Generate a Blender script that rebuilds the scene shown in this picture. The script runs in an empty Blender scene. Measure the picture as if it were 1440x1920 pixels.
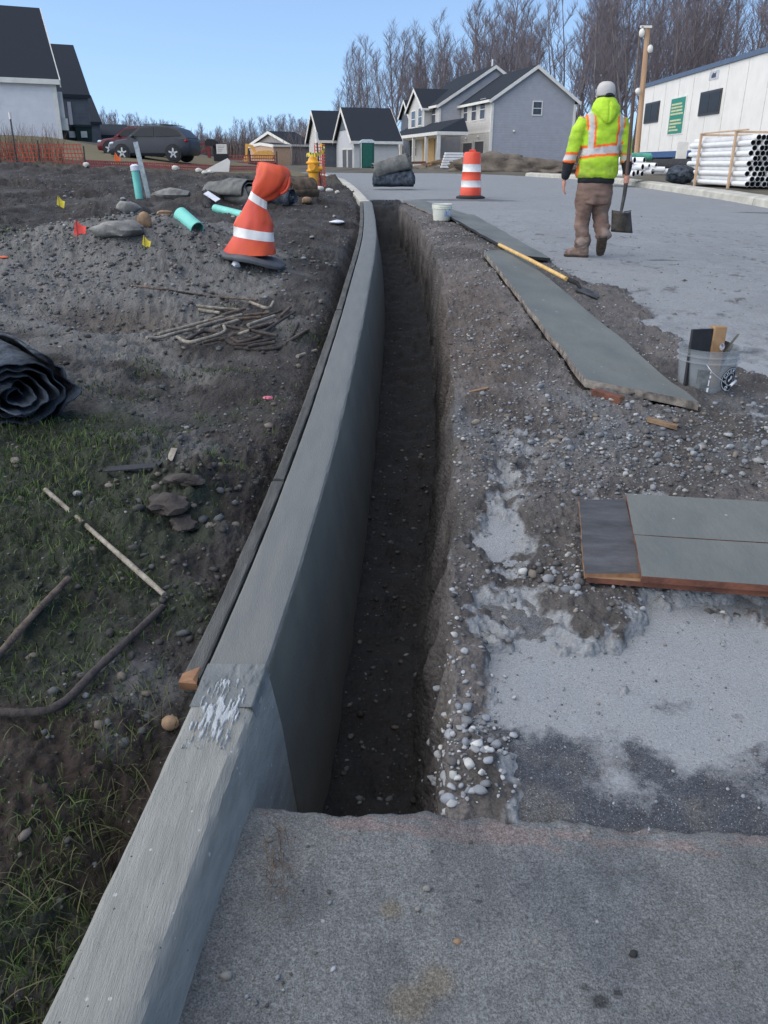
import bpy, math, random
import numpy as np
from mathutils import Vector, Matrix
S=bpy.context.scene; COL=S.collection
rnd=random.Random(7)
# ---------------------------------------------------------------- camera, sky, sun, exposure
F=1550.; PITCH=math.radians(22.9); ROLL=math.radians(0.5); CH=1.35
cd=bpy.data.cameras.new('camera'); cam=bpy.data.objects.new('camera',cd); COL.objects.link(cam)
cd.sensor_fit='VERTICAL'; cd.sensor_height=36; cd.lens=F/1920*36; cd.clip_start=.05; cd.clip_end=2000
c_,s_=math.cos(ROLL),math.sin(ROLL); cp,sp=math.cos(PITCH),math.sin(PITCH)
cam.matrix_world=Matrix(((c_,-s_,0,0),(s_*sp,c_*sp,-cp,0),(s_*cp,c_*cp,sp,CH),(0,0,0,1)))
S.camera=cam
W=bpy.data.worlds.new('World'); S.world=W; W.use_nodes=True
nt=W.node_tree; bg=nt.nodes['Background']
sk=nt.nodes.new('ShaderNodeTexSky'); sk.sky_type='NISHITA'; sk.sun_disc=False
SUN_EL=math.radians(42); SUN_AZ=math.radians(-108)   # azimuth from +Y, clockwise seen from above
sk.sun_elevation=SUN_EL; sk.sun_rotation=SUN_AZ; sk.air_density=1.0; sk.dust_density=.35; sk.ozone_density=1.9
nt.links.new(sk.outputs[0],bg.inputs[0]); bg.inputs[1].default_value=.15
tcw=nt.nodes.new('ShaderNodeTexCoord'); va=nt.nodes.new('ShaderNodeVectorMath'); va.operation='ADD'; va.inputs[1].default_value=(0,0,.16)
vm=nt.nodes.new('ShaderNodeVectorMath'); vm.operation='NORMALIZE'; nt.links.new(tcw.outputs['Generated'],va.inputs[0]); nt.links.new(va.outputs[0],vm.inputs[0]); nt.links.new(vm.outputs[0],sk.inputs[0])
sl=bpy.data.lights.new('sun','SUN'); sl.energy=2.7; sl.angle=math.radians(120); sl.color=(1,.92,.78)
so=bpy.data.objects.new('sun',sl); COL.objects.link(so)
dv=Vector((math.sin(SUN_AZ)*math.cos(SUN_EL),math.cos(SUN_AZ)*math.cos(SUN_EL),math.sin(SUN_EL)))
so.rotation_euler=dv.to_track_quat('Z','Y').to_euler(); so.location=(0,0,20)
S.view_settings.view_transform='Standard'; S.view_settings.look='None'; S.view_settings.gamma=1
S.view_settings.exposure=.62
S.cycles.max_bounces=6; S.cycles.transparent_max_bounces=12
# ---------------------------------------------------------------- noise
_p=np.random.RandomState(3).permutation(4096); _v=np.random.RandomState(4).rand(4096)
def vn(x,y,z=0.,seed=0):
    x,y,z=np.broadcast_arrays(np.asarray(x,float)+seed*17.3,np.asarray(y,float)+seed*5.1,np.asarray(z,float))
    xi=np.floor(x).astype(int);yi=np.floor(y).astype(int);zi=np.floor(z).astype(int)
    fx=x-xi;fy=y-yi;fz=z-zi
    fx=fx*fx*(3-2*fx);fy=fy*fy*(3-2*fy);fz=fz*fz*(3-2*fz)
    def h(a,b,c): return _v[_p[(_p[(_p[a&4095]+b)&4095]+c)&4095]]
    def l(a,b,t): return a+(b-a)*t
    return 2*l(l(l(h(xi,yi,zi),h(xi+1,yi,zi),fx),l(h(xi,yi+1,zi),h(xi+1,yi+1,zi),fx),fy),
             l(l(h(xi,yi,zi+1),h(xi+1,yi,zi+1),fx),l(h(xi,yi+1,zi+1),h(xi+1,yi+1,zi+1),fx),fy),fz)-1
def fbm(x,y,z=0.,o=4,seed=0,g=.5):
    s=0;a=1.;f=1.
    for i in range(o):
        s=s+a*vn(np.asarray(x)*f,np.asarray(y)*f,np.asarray(z)*f,seed+i*3); a*=g; f*=2.03
    return s
def sm(a,b,x):
    t=np.clip((np.asarray(x,float)-a)/(b-a),0,1); return t*t*(3-2*t)
# ---------------------------------------------------------------- plan curves and heights
ZY=[0,1.2,2,3,4.4,7.5,13.5,20,30,45,70,100,300]
ZV=[.12,.15,.2,.27,.36,.57,.72,.84,.93,.97,.97,1.0,1.0]
def curve(ys,vs,s=.35,lo=-6,hi=320):
    g=np.concatenate([np.arange(lo,30,.05),np.arange(30,hi,1.)])
    y0=np.interp(g,ys,vs); n=np.arange(-60,61)*.05
    gg=np.arange(lo-4,34,.05); b=np.interp(gg,ys,vs)
    k=np.exp(-.5*(n/s)**2); k/=k.sum(); bb=np.convolve(np.pad(b,60,mode='edge'),k,'valid')
    y0[g<28]=np.interp(g[g<28],gg,bb)
    return lambda y: np.interp(y,g,y0)
ztop=curve(ZY,ZV,.5)
TR=curve([-6,.85,1.757,2.189,2.625,3.477,4.2,5.3,6.07,7.8,9.5,11.6,14.8,18.6,21.2,26,33.5,42,55,320],
         [-1,-.365,-.286,-.255,-.228,-.19,-.169,-.14,-.128,-.10,-.105,-.147,-.243,-.55,-.77,-1.2,-2.3,-5,-16,-260],.3)
RT=curve([-6,16,22,30,38,46,52,60,320],[7.3,7.3,7.5,7.9,7.9,6.0,1.5,-11,-270],.5)
FR=curve([1,1.4,2.2,2.7,3.5,4.5,5.3,7,8.9,10.4,12.5,15,20],[.1,.1,.095,.11,.19,.29,.35,.38,.41,.39,.33,.2,.1],.2)
RM=curve([1,1.5,1.8,2.36,3.2,4.6,6.8,8.9,10.4,12.5,15,20],[.12,.13,.16,.21,.29,.36,.44,.47,.45,.39,.26,.2],.2)
def road_z(x,y): return ztop(y)-.13+.01*np.clip(x,0,2)-.012*np.clip(np.asarray(x)-2.5,0,6)
def g2(x,y,cx,cy,sx,sy,a=0.):
    dx=x-cx;dy=y-cy
    if a: dx,dy=dx*math.cos(a)+dy*math.sin(a),-dx*math.sin(a)+dy*math.cos(a)
    return np.exp(-.5*((dx/sx)**2+(dy/sy)**2))
def base_left(x,y):
    d=np.clip(-.45-x,0,None)
    z=ztop(y)-.05+.05*np.minimum(d,8)
    z=z+.42*sm(22,38,y)*sm(5,11,-x)*(1-sm(70,120,y))+.55*sm(10.5,15.5,-x)*sm(24,34,y)*(1-sm(75,120,y))
    return z
def soil_z(x,y,det=True):
    x=np.asarray(x,float);y=np.asarray(y,float)
    z=base_left(x,y)
    z=z+.22*g2(x,y,-2.5,7.3,.75,.5)+.19*g2(x,y,-1.75,7.1,.5,.38)+.16*g2(x,y,-2.35,8.9,.45,.5)+.10*g2(x,y,-1.45,8.2,.6,.5)
    z=z+.14*g2(x,y,-3.0,14.0,.5,.5)+.12*g2(x,y,-2.2,15.2,.5,.6)+.05*g2(x,y,-3.6,11.4,.4,.4)
    z=z-.10*g2(x,y,-1.75,5.35,.42,.22)+.06*g2(x,y,-1.8,5.75,.5,.12)-.05*g2(x,y,-1.2,6.2,.3,.4)
    z=z+.05*g2(x,y,-.74,2.75,.12,.24)+.03*g2(x,y,-.62,3.25,.15,.2)
    dl=(TR(y)-.2)-x
    z=z-.13*np.exp(-(dl/.09)**2)*sm(4.3,5.2,y)*(1-sm(8.5,11,y))-.05*np.exp(-(dl/.05)**2)*sm(1.9,2.3,y)
    z=z-.05*np.exp(-(dl/.1)**2)*(1-sm(1.3,1.9,y))
    if det:
        r=.35+.65*sm(-.3,.5,fbm(x*1.3,y*1.3,o=2,seed=9))
        n=fbm(x*3.1,y*3.1,o=3,seed=1)*.028+fbm(x*11,y*11,o=3,seed=2)*.019*r
        cl=np.abs(fbm(x*20,y*20,o=3,seed=5)); z=z+n-cl*.026*r+.008
        z=z+np.maximum(0,fbm(x*34,y*34,o=2,seed=6)-.1)*.018*r
        f=sm(-1,.2,fbm(x*.8,y*.8,o=2,seed=12))*sm(5,12,y); z=z+f*np.maximum(0,fbm(x*1.9,y*2.6,o=4,seed=14))*.10
        cp_=g2(x,y,-.74,2.75,.14,.26); z=z+cp_*np.abs(fbm(x*14,y*14,o=2,seed=21))*.06
    return z
def cover(x,y):   # how thickly spoil lies over the road, 0 = bare
    m=1.25*sm(3.25,3.75,y+.18*fbm(x*3,y*3,o=2,seed=31))*(1-sm(1.25,1.6,x-.15*sm(4,3.4,y)+.1*fbm(x*4,y*4,seed=33,o=2)))*(1-sm(13.5,16.5,y))
    edge=np.interp(y,[3.6,4.3,5,6,7,8,9.5,12,15,17],[9,2.3,1.75,1.85,1.72,1.6,1.2,.95,.6,.4])
    m=np.where(y>3.9,1.3*(1-sm(-.15,.15,x-edge+.15*fbm(x*2,y*2,o=3,seed=35))),m)
    m=m+1.3*sm(2.75,3.05,y+.1*fbm(x*4,y*4,o=2,seed=36))*(1-sm(3.6,4.1,y))*sm(.62,.8,x)*(1-sm(2.6,3.4,x))
    m=m+1.1*g2(x,y,.62,2.75,.1,.55)+.95*g2(x,y,.95,2.42,.34,.14)+.8*g2(x,y,.66,2.24,.07,.12)+.6*g2(x,y,.38,2.22,.09,.12)
    m=m+.9*g2(x,y,.25,3.2,.12,.4)
    rim=RM(y); m=m+1.5*np.exp(-((x-rim)/(.10+.03*vn(y*5,0.,seed=39)))**2)
    m=m+.9*np.exp(-((x-rim-.05)/.12)**2)*(1-sm(1.5,1.75,y))+.22*fbm(x*5,y*5,o=3,seed=38)+.22*fbm(x*22,y*22,o=3,seed=37)
    return m
def spoil_h(x,y):
    m=cover(x,y); b=.035*sm(.25,1.0,m)
    ed=np.interp(y,[3,4,9,13],[.95,.95,.85,.75])
    b=b*sm(1.40,1.58,y)
    b=b+.10*g2(x,y,ed,6.,.33,2.6)*sm(3.6,4.6,y)+.035*g2(x,y,.75,11,.25,2)+.05*g2(x,y,1.0,2.55,.28,.16)+.05*sm(3.4,4.,y)*g2(x,y,1.0,3.9,.5,.3)
    return b-.03*(1-sm(.2,.55,m))-.012*(1-sm(1.40,1.47,y))
BO=[]
def trench_z(x,y):
    x=np.asarray(x,float);y=np.asarray(y,float)
    R=road_z(x,y); z=R+spoil_h(x,y)
    n=fbm(x*4,y*4,o=3,seed=41)*.012+fbm(x*13,y*13,o=3,seed=42)*.008-np.abs(fbm(x*24,y*24,o=2,seed=43))*.008
    z=z+n*sm(.1,.6,cover(x,y))+n*.3
    for (A,B,C,D,th) in BO:
        ins=np.ones(z.shape,bool)
        for P,Q in ((A,B),(B,C),(C,D),(D,A)): ins&=((Q[0]-P[0])*(y-P[1])-(Q[1]-P[1])*(x-P[0]))<.02*math.hypot(Q[0]-P[0],Q[1]-P[1])
        n=(B-A).cross(D-A); pz=A.z-((x-A.x)*n.x+(y-A.y)*n.y)/n.z
        z=np.where(ins,np.minimum(z,pz-th-.012),z)
    fl=ztop(y)-.70+.05*fbm(x*5,y*5,o=3,seed=44)+.03*sm(.08,0,np.abs(x-FR(y)))
    fl=fl+.62*sm(14.2,15.6,y)+.05*(1-sm(1.45,1.7,y))
    w=.018*fbm(x*2,y*6,o=3,seed=45)
    t=sm(0,1,(x-(FR(y)+w))/np.maximum(.05,RM(y)-FR(y)+.02))
    return fl+(z-fl)*t
# ---------------------------------------------------------------- pixel -> world helpers (photo 1440x1920)
def ray(px,py):
    a=(px-720)/F;b=(960-py)/F
    u=a*s_+b*c_
    return (a*c_-b*s_, cp+u*sp, u*cp-sp)
def at(px,py,Y):
    r=ray(px,py); t=Y/r[1]; return Vector((r[0]*t,Y,CH+r[2]*t))
def on(px,py,fn,dz=0):
    r=ray(px,py); T=np.geomspace(.4,400,9000)/r[1]
    z=fn(r[0]*T,r[1]*T)+dz; i=np.argmax(CH+r[2]*T<z)
    t=T[i]; return Vector((r[0]*t,r[1]*t,CH+r[2]*t))
def right_z(x,y): return np.maximum(trench_z(x,y),np.where(np.asarray(x)>RM(y)+.06,road_z(x,y),-9))
def onL(px,py,dz=0): return on(px,py,soil_z,dz)
def onR(px,py,dz=0): return on(px,py,lambda x,y:np.where(np.asarray(y)<15.5,right_z(x,y),road_z(x,y)),dz)
RZ=lambda x,y:road_z(x,y)
b1=[on(908,471,RZ,.18),on(962,466,RZ,.16),on(1310,757,RZ,.09),on(1100,712,RZ,.15)]
b2=[on(838,402,RZ,.13),on(888,402,RZ,.10),on(1032,484,RZ,.08),on(972,478,RZ,.11)]
b3=[on(755,376,RZ,.07),on(796,376,RZ,.05),on(878,402,RZ,.05),on(812,401,RZ,.08)]
Zp=.085
n0=[on(1086,938,RZ,Zp+.02),on(1172,936,RZ,Zp+.02),on(1203,1076,RZ,Zp+.01),on(1097,1073,RZ,Zp+.01)]
n1=[on(1174,925,RZ,Zp+.03),on(1640,953,RZ,Zp+.03),on(1640,1030,RZ,Zp+.03),on(1189,1001,RZ,Zp+.03)]
n2=[on(1190,1003,RZ,Zp+.03),on(1640,1033,RZ,Zp+.03),on(1640,1112,RZ,Zp+.03),on(1204,1080,RZ,Zp+.03)]
n3=[on(1100,1050,RZ,Zp-.005),on(1640,1085,RZ,Zp-.0),on(1640,1125,RZ,Zp-.0),on(1101,1082,RZ,Zp-.005)]
for q_,th_ in ((b1,.07),(b2,.026),(b3,.024),(n0,.016),(n1,.022),(n2,.022),(n3,.018)): BO.append((*q_,th_))
# ---------------------------------------------------------------- materials
def srgb(r,g,b):
    f=lambda c:(c/255/12.92) if c/255<=.04045 else ((c/255+.055)/1.055)**2.4
    return (f(r),f(g),f(b),1)
def c4(c): return tuple(c)+(1,) if len(c)==3 else tuple(c)
_m={}
def mat(name,c1,c2=None,scale=6.,rough=.8,bump=.0,bscale=40.,metal=0.,alpha=1.,trans=0.,detail=6.,stretch=(1,1,1),spec=.4,spots=None,attr=None,lo=.35,hi=.65,pebble=None,fine=None,mask=None):
    if name in _m: return _m[name]
    m=bpy.data.materials.new(name); m.use_nodes=True; t=m.node_tree; N=t.nodes; L=t.links
    b=N['Principled BSDF']; c1=c4(c1); c2=c4(c2) if c2 else tuple(v*.7 for v in c1[:3])+(1,)
    tc=N.new('ShaderNodeTexCoord'); mp=N.new('ShaderNodeMapping'); mp.inputs['Scale'].default_value=stretch
    L.new(tc.outputs['Object'],mp.inputs[0])
    n=N.new('ShaderNodeTexNoise'); n.inputs['Scale'].default_value=scale; n.inputs['Detail'].default_value=detail; n.inputs['Roughness'].default_value=.62
    L.new(mp.outputs[0],n.inputs[0])
    r=N.new('ShaderNodeMapRange'); r.inputs[1].default_value=lo; r.inputs[2].default_value=hi; L.new(n.outputs[0],r.inputs[0])
    mx=N.new('ShaderNodeMix'); mx.data_type='RGBA'; mx.inputs[6].default_value=c1; mx.inputs[7].default_value=c2; L.new(r.outputs[0],mx.inputs[0])
    out=mx.outputs[2]
    if fine:   # (scale, darkest factor, lightest factor)
        for fs,f0,f1 in fine:
            nf=N.new('ShaderNodeTexNoise'); nf.inputs['Scale'].default_value=fs; nf.inputs['Detail'].default_value=3; nf.inputs['Roughness'].default_value=.7; L.new(tc.outputs['Object'],nf.inputs[0])
            rf_=N.new('ShaderNodeMapRange'); rf_.inputs[1].default_value=.36; rf_.inputs[2].default_value=.64; rf_.inputs[3].default_value=f0; rf_.inputs[4].default_value=f1; L.new(nf.outputs[0],rf_.inputs[0])
            vm_=N.new('ShaderNodeVectorMath'); vm_.operation='SCALE'; L.new(out,vm_.inputs[0]); L.new(rf_.outputs[0],vm_.inputs['Scale']); out=vm_.outputs[0]
    if attr:
        at_=N.new('ShaderNodeAttribute'); at_.attribute_name=attr
        mm=N.new('ShaderNodeMix'); mm.data_type='RGBA'; mm.blend_type='MULTIPLY'; mm.inputs[0].default_value=1
        L.new(at_.outputs[0],mm.inputs[6]); L.new(out,mm.inputs[7]); out=mm.outputs[2]
    if mask:   # dust or other thin cover: colour, noise scale, spread
        ak=N.new('ShaderNodeAttribute'); ak.attribute_name='Msk'; nk=N.new('ShaderNodeTexNoise'); nk.inputs['Scale'].default_value=mask[1]; nk.inputs['Detail'].default_value=7; nk.inputs['Roughness'].default_value=.72; L.new(tc.outputs['Object'],nk.inputs[0])
        k1=N.new('ShaderNodeMath'); k1.operation='MULTIPLY_ADD'; L.new(nk.outputs[0],k1.inputs[0]); k1.inputs[1].default_value=mask[2]; L.new(ak.outputs['Fac'],k1.inputs[2])
        k2=N.new('ShaderNodeMapRange'); k2.inputs[1].default_value=.5+mask[2]*.5-.34; k2.inputs[2].default_value=.5+mask[2]*.5+.30; k2.inputs[3].default_value=0; k2.inputs[4].default_value=mask[3]; L.new(k1.outputs[0],k2.inputs[0])
        nd=N.new('ShaderNodeTexNoise'); nd.inputs['Scale'].default_value=160; nd.inputs['Detail'].default_value=4; L.new(tc.outputs['Object'],nd.inputs[0]); rd=N.new('ShaderNodeMapRange'); rd.inputs[1].default_value=.3; rd.inputs[2].default_value=.7; rd.inputs[3].default_value=.78; rd.inputs[4].default_value=1.12; L.new(nd.outputs[0],rd.inputs[0])
        vd=N.new('ShaderNodeVectorMath'); vd.operation='SCALE'; vd.inputs[0].default_value=c4(mask[0])[:3]; L.new(rd.outputs[0],vd.inputs['Scale'])
        mk=N.new('ShaderNodeMix'); mk.data_type='RGBA'; L.new(k2.outputs[0],mk.inputs[0]); L.new(out,mk.inputs[6]); L.new(vd.outputs[0],mk.inputs[7]); out=mk.outputs[2]
    if spots:   # (scale, threshold, colour)
        for sc,th,cc in spots:
            v=N.new('ShaderNodeTexVoronoi'); v.inputs['Scale'].default_value=sc; v.inputs['Randomness'].default_value=1
            L.new(tc.outputs['Object'],v.inputs[0])
            w=N.new('ShaderNodeTexWhiteNoise'); L.new(v.outputs['Color'],w.inputs[0])
            q=N.new('ShaderNodeMath'); q.operation='MULTIPLY'; L.new(w.outputs[0],q.inputs[0]); q.inputs[1].default_value=th
            k=N.new('ShaderNodeMath'); k.operation='LESS_THAN'; L.new(v.outputs[0],k.inputs[0]); L.new(q.outputs[0],k.inputs[1])
            m2=N.new('ShaderNodeMix'); m2.data_type='RGBA'; L.new(k.outputs[0],m2.inputs[0]); L.new(out,m2.inputs[6]); m2.inputs[7].default_value=c4(cc); out=m2.outputs[2]
    L.new(out,b.inputs['Base Color'])
    b.inputs['Roughness'].default_value=rough; b.inputs['Metallic'].default_value=metal; b.inputs['Alpha'].default_value=alpha
    b.inputs['Transmission Weight'].default_value=trans; b.inputs['Specular IOR Level'].default_value=spec
    if bump:
        n2=N.new('ShaderNodeTexNoise'); n2.inputs['Scale'].default_value=bscale; n2.inputs['Detail'].default_value=8; n2.inputs['Roughness'].default_value=.65
        L.new(mp.outputs[0],n2.inputs[0]); h=n2.outputs[0]
        if pebble:
            v=N.new('ShaderNodeTexVoronoi'); v.inputs['Scale'].default_value=pebble; L.new(tc.outputs['Object'],v.inputs[0])
            s=N.new('ShaderNodeMath'); s.operation='MULTIPLY_ADD'; L.new(v.outputs[0],s.inputs[0]); s.inputs[1].default_value=-.7; L.new(h,s.inputs[2]); h=s.outputs[0]
        bp=N.new('ShaderNodeBump'); bp.inputs['Strength'].default_value=bump; bp.inputs['Distance'].default_value=.01
        L.new(h,bp.inputs['Height']); L.new(bp.outputs[0],b.inputs['Normal'])
    _m[name]=m; return m
# ---------------------------------------------------------------- mesh helpers
class MB:
    def __init__(s): s.v=[];s.f=[];s.m=[];s.mi=0;s.M=None
    def add(s,vs,fs):
        o=len(s.v)
        if s.M is not None: vs=[tuple(s.M@Vector(v)) for v in vs]
        s.v+=[tuple(v) for v in vs]; s.f+=[tuple(i+o for i in f) for f in fs]; s.m+=[s.mi]*len(fs); return s
    def box(s,x0,x1,y0,y1,z0,z1):
        return s.add([(x0,y0,z0),(x1,y0,z0),(x1,y1,z0),(x0,y1,z0),(x0,y0,z1),(x1,y0,z1),(x1,y1,z1),(x0,y1,z1)],
          [(3,2,1,0),(4,5,6,7),(0,1,5,4),(1,2,6,5),(2,3,7,6),(3,0,4,7)])
    def loft(s,rings,cap=True):
        n=len(rings[0]); vs=[p for r in rings for p in r]; fs=[]
        for i in range(len(rings)-1):
            for j in range(n):
                k=(j+1)%n; fs.append((i*n+j,i*n+k,(i+1)*n+k,(i+1)*n+j))
        if cap: fs+= [tuple(range(n-1,-1,-1)),tuple((len(rings)-1)*n+j for j in range(n))]
        return s.add(vs,fs)
    def tube(s,pts,rad,n=6,cap=True,flat=1.):
        pts=[Vector(p) for p in pts]; rad=[rad]*len(pts) if isinstance(rad,(int,float)) else rad
        rings=[]; up=Vector((.13,.21,.97)).normalized(); px=None
        for i,p in enumerate(pts):
            d=(pts[min(i+1,len(pts)-1)]-pts[max(i-1,0)]).normalized()
            if px is None:
                px=d.cross(up)
                if px.length<.1: px=d.cross(Vector((1,0,0)))
            px=(px-d*px.dot(d)).normalized(); py=d.cross(px)
            rings.append([p+(px*math.cos(2*math.pi*j/n)+py*math.sin(2*math.pi*j/n)*flat)*rad[i] for j in range(n)])
        return s.loft(rings,cap)
    def lathe(s,prof,n=24,cx=0,cy=0,cap=True):
        return s.loft([[(cx+r*math.cos(2*math.pi*j/n),cy+r*math.sin(2*math.pi*j/n),z) for j in range(n)] for r,z in prof],cap)
    def ell(s,c,r,n=12,k=8):
        rs=[]
        for i in range(k+1):
            a=-math.pi/2+math.pi*i/k; q=max(.02,math.cos(a))
            rs.append([(c[0]+r[0]*q*math.cos(2*math.pi*j/n),c[1]+r[1]*q*math.sin(2*math.pi*j/n),c[2]+r[2]*math.sin(a)) for j in range(n)])
        return s.loft(rs)
    def prism(s,poly,a,b,ax='y'):   # poly in the other two axes
        n=len(poly)
        f={'y':lambda p,t:(p[0],t,p[1]),'x':lambda p,t:(t,p[0],p[1]),'z':lambda p,t:(p[0],p[1],t)}[ax]
        return s.add([f(p,a) for p in poly]+[f(p,b) for p in poly],
          [tuple(range(n)),tuple(range(2*n-1,n-1,-1))]+[(i,i+n,(i+1)%n+n,(i+1)%n) for i in range(n)])
    def build(s,name,mats,parent=None,smooth=False,bevel=0,sub=0,autos=None):
        me=bpy.data.meshes.new(name); me.from_pydata(s.v,[],s.f)
        for m in (mats if isinstance(mats,(list,tuple)) else [mats]): me.materials.append(m)
        if any(s.m): me.polygons.foreach_set('material_index',s.m)
        o=bpy.data.objects.new(name,me); COL.objects.link(o)
        import bmesh
        bm=bmesh.new(); bm.from_mesh(me); bmesh.ops.recalc_face_normals(bm,faces=bm.faces); bm.to_mesh(me); bm.free()
        if smooth: me.polygons.foreach_set('use_smooth',[True]*len(me.polygons))
        if autos: me.set_sharp_from_angle(angle=math.radians(autos))
        if parent: o.parent=parent
        if bevel:
            b=o.modifiers.new('bevel','BEVEL'); b.width=bevel; b.segments=2; b.limit_method='ANGLE'
        if sub:
            b=o.modifiers.new('sub','SUBSURF'); b.levels=sub; b.render_levels=sub
        return o
def tag(o,label=None,cat=None,group=None,kind=None):
    for k,v in (('label',label),('category',cat),('group',group),('kind',kind)):
        if v: o[k]=v
    return o
def thing(name,label,cat,loc=(0,0,0),rz=0,group=None,rot=None):
    o=bpy.data.objects.new(name,None); COL.objects.link(o); o.location=loc; o.rotation_euler=rot or (0,0,rz); o.empty_display_size=.1
    return tag(o,label,cat,group)
def copy_tree(o,parent=None):
    c=o.copy(); COL.objects.link(c); c.parent=parent
    for ch in list(o.children): copy_tree(ch,c)
    return c
def npmesh(name,V,Fq,m,smooth=True,col=None,parent=None,kind=None,cname='Col'):
    V=np.ascontiguousarray(V,dtype=np.float32); Fq=np.ascontiguousarray(Fq,dtype=np.int32); k=Fq.shape[1]
    me=bpy.data.meshes.new(name); me.vertices.add(len(V)); me.vertices.foreach_set('co',V.ravel())
    me.loops.add(Fq.size); me.loops.foreach_set('vertex_index',Fq.ravel())
    me.polygons.add(len(Fq)); me.polygons.foreach_set('loop_start',np.arange(len(Fq),dtype=np.int32)*k)
    if smooth: me.polygons.foreach_set('use_smooth',np.ones(len(Fq),bool))
    me.materials.append(m); me.update(); me.validate()
    if col is not None:
        a=me.color_attributes.new(cname,'FLOAT_COLOR','POINT'); cc=np.ones((len(V),4),np.float32); cc[:,:3]=col; a.data.foreach_set('color',cc.ravel())
    o=bpy.data.objects.new(name,me); COL.objects.link(o)
    if parent: o.parent=parent
    if kind: o['kind']=kind
    return o
def gridmesh(name,X,Y,Z,m,col=None,kind='structure',msk=None):
    r,c=X.shape; V=np.stack([X,Y,Z],-1).reshape(-1,3); i=np.arange(r*c).reshape(r,c)
    Fq=np.stack([i[:-1,:-1],i[:-1,1:],i[1:,1:],i[1:,:-1]],-1).reshape(-1,4)
    # face up
    o=npmesh(name,V,Fq,m,True,None if col is None else col.reshape(-1,3),kind=kind)
    if msk is not None:
        a=o.data.attributes.new('Msk','FLOAT','POINT'); a.data.foreach_set('value',np.clip(msk,-1,2).astype(np.float32).ravel())
    return o
def mixc(a,b,t): t=np.clip(t,0,1)[...,None]; return a*(1-t)+b*t
def lin(r,g,b): return np.array(srgb(r,g,b)[:3])
# ================================================================ GROUND, SOIL, ROAD, TRENCH
DUSTC=tuple(lin(153,156,158))
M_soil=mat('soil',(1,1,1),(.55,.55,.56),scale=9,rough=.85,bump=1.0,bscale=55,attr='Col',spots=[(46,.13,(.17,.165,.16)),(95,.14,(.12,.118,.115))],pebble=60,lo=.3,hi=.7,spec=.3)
M_trench=mat('trench_soil',(1,1,1),(.62,.62,.62),scale=11,rough=.82,bump=1.0,bscale=60,attr='Col',mask=(DUSTC,60,1.3,.75),fine=[(150,.75,1.2)],spots=[(60,.12,(.19,.19,.195))],pebble=55,lo=.3,hi=.7,spec=.3)
M_road=mat('asphalt',(1,1,1),(.86,.86,.86),scale=9,rough=.85,bump=.7,bscale=230,attr='Col',mask=(DUSTC,60,1.3,.9),fine=[(240,.55,1.45),(90,.8,1.2)],spots=[(150,.22,(.30,.31,.32)),(120,.20,(.06,.06,.065)),(60,.12,(.10,.10,.105)),(230,.3,(.20,.21,.22))],lo=.3,hi=.7,spec=.35)
M_terr=mat('terrain',srgb(96,92,78),srgb(72,66,58),scale=.6,rough=.95,bump=.5,bscale=4)
M_lawn=mat('lawn',srgb(92,92,64),srgb(108,92,70),scale=1.3,rough=.95,bump=.8,bscale=20)
# far terrain to the horizon
def terr_z(x,y):
    x=np.asarray(x,float);y=np.asarray(y,float)
    zl=base_left(x,y); zr=road_z(x,y)+.10+.10*sm(0,2,x-RT(y))
    t=sm(-.3,.3,x-TR(y)); z=zl*(1-t)+zr*t
    inroad=sm(-.6,.3,x-TR(y))*(1-sm(-.3,.6,x-RT(y)))*(1-sm(45,48,y))
    z=z-.06-.35*inroad
    near=(1-sm(13,20,y))*sm(-14,-11,x)*(1-sm(6.4,7.0,x)); z=z-1.4*near
    z=z+.6*sm(90,160,y)+sm(60,140,np.abs(x))*1.0
    return z
gx=np.concatenate([-np.geomspace(700,22,34),np.arange(-21,21.1,.5),np.geomspace(22,700,34)]); gy=np.concatenate([np.arange(-30,0,5.),np.arange(0,64,.5),np.geomspace(65,900,50)])
X,Y=np.meshgrid(gx,gy); gridmesh('ground',X,Y,terr_z(X,Y)+.05*fbm(X*.3,Y*.3),M_terr)
# left soil
rows=np.geomspace(.45,26,640)-.25; t=np.linspace(0,1,400)
Yg=np.repeat(rows[:,None],len(t),1); W_=.62*Yg+.55
Xg=(TR(Yg)-.17)-W_*(t[None,:]**1.15)*1.05
Zg=soil_z(Xg,Yg)
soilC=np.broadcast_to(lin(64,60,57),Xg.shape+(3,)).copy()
soilC=mixc(soilC,lin(52,47,45),sm(-.2,.5,fbm(Xg*.7,Yg*.7,o=3,seed=51)))
soilC=mixc(soilC,lin(80,78,76),.7*sm(0,.7,fbm(Xg*1.6,Yg*1.6,o=3,seed=52)))
gm=g2(Xg,Yg,-2.4,6.9,1.0,1.0)+g2(Xg,Yg,-1.75,7.2,.5,.5)+.8*g2(Xg,Yg,-2.3,5.4,.9,.7)+.9*g2(Xg,Yg,-2.2,8.8,.6,.6)+.8*g2(Xg,Yg,-1.25,6.9,.15,.3)+.7*g2(Xg,Yg,-1.3,3.9,.3,.5)
soilC=mixc(soilC,lin(122,121,118),.85*sm(.25,.85,gm+.35*fbm(Xg*3,Yg*3,o=3,seed=53)))
soilC=mixc(soilC,lin(92,82,74),.7*sm(.3,.8,g2(Xg,Yg,-1.75,5.35,.42,.24)))
grn=1.0*g2(Xg,Yg,-1.25,3.0,.35,.55)+.7*g2(Xg,Yg,-1.1,1.9,.5,.5)+.6*g2(Xg,Yg,-.9,2.6,.2,.3)+.8*g2(Xg,Yg,-3.5,7.3,.5,.5)+.7*g2(Xg,Yg,-.8,.9,.4,.25)
soilC=mixc(soilC,lin(50,58,44),.75*sm(.25,.8,grn+.35*fbm(Xg*5,Yg*5,o=3,seed=54)))
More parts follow.
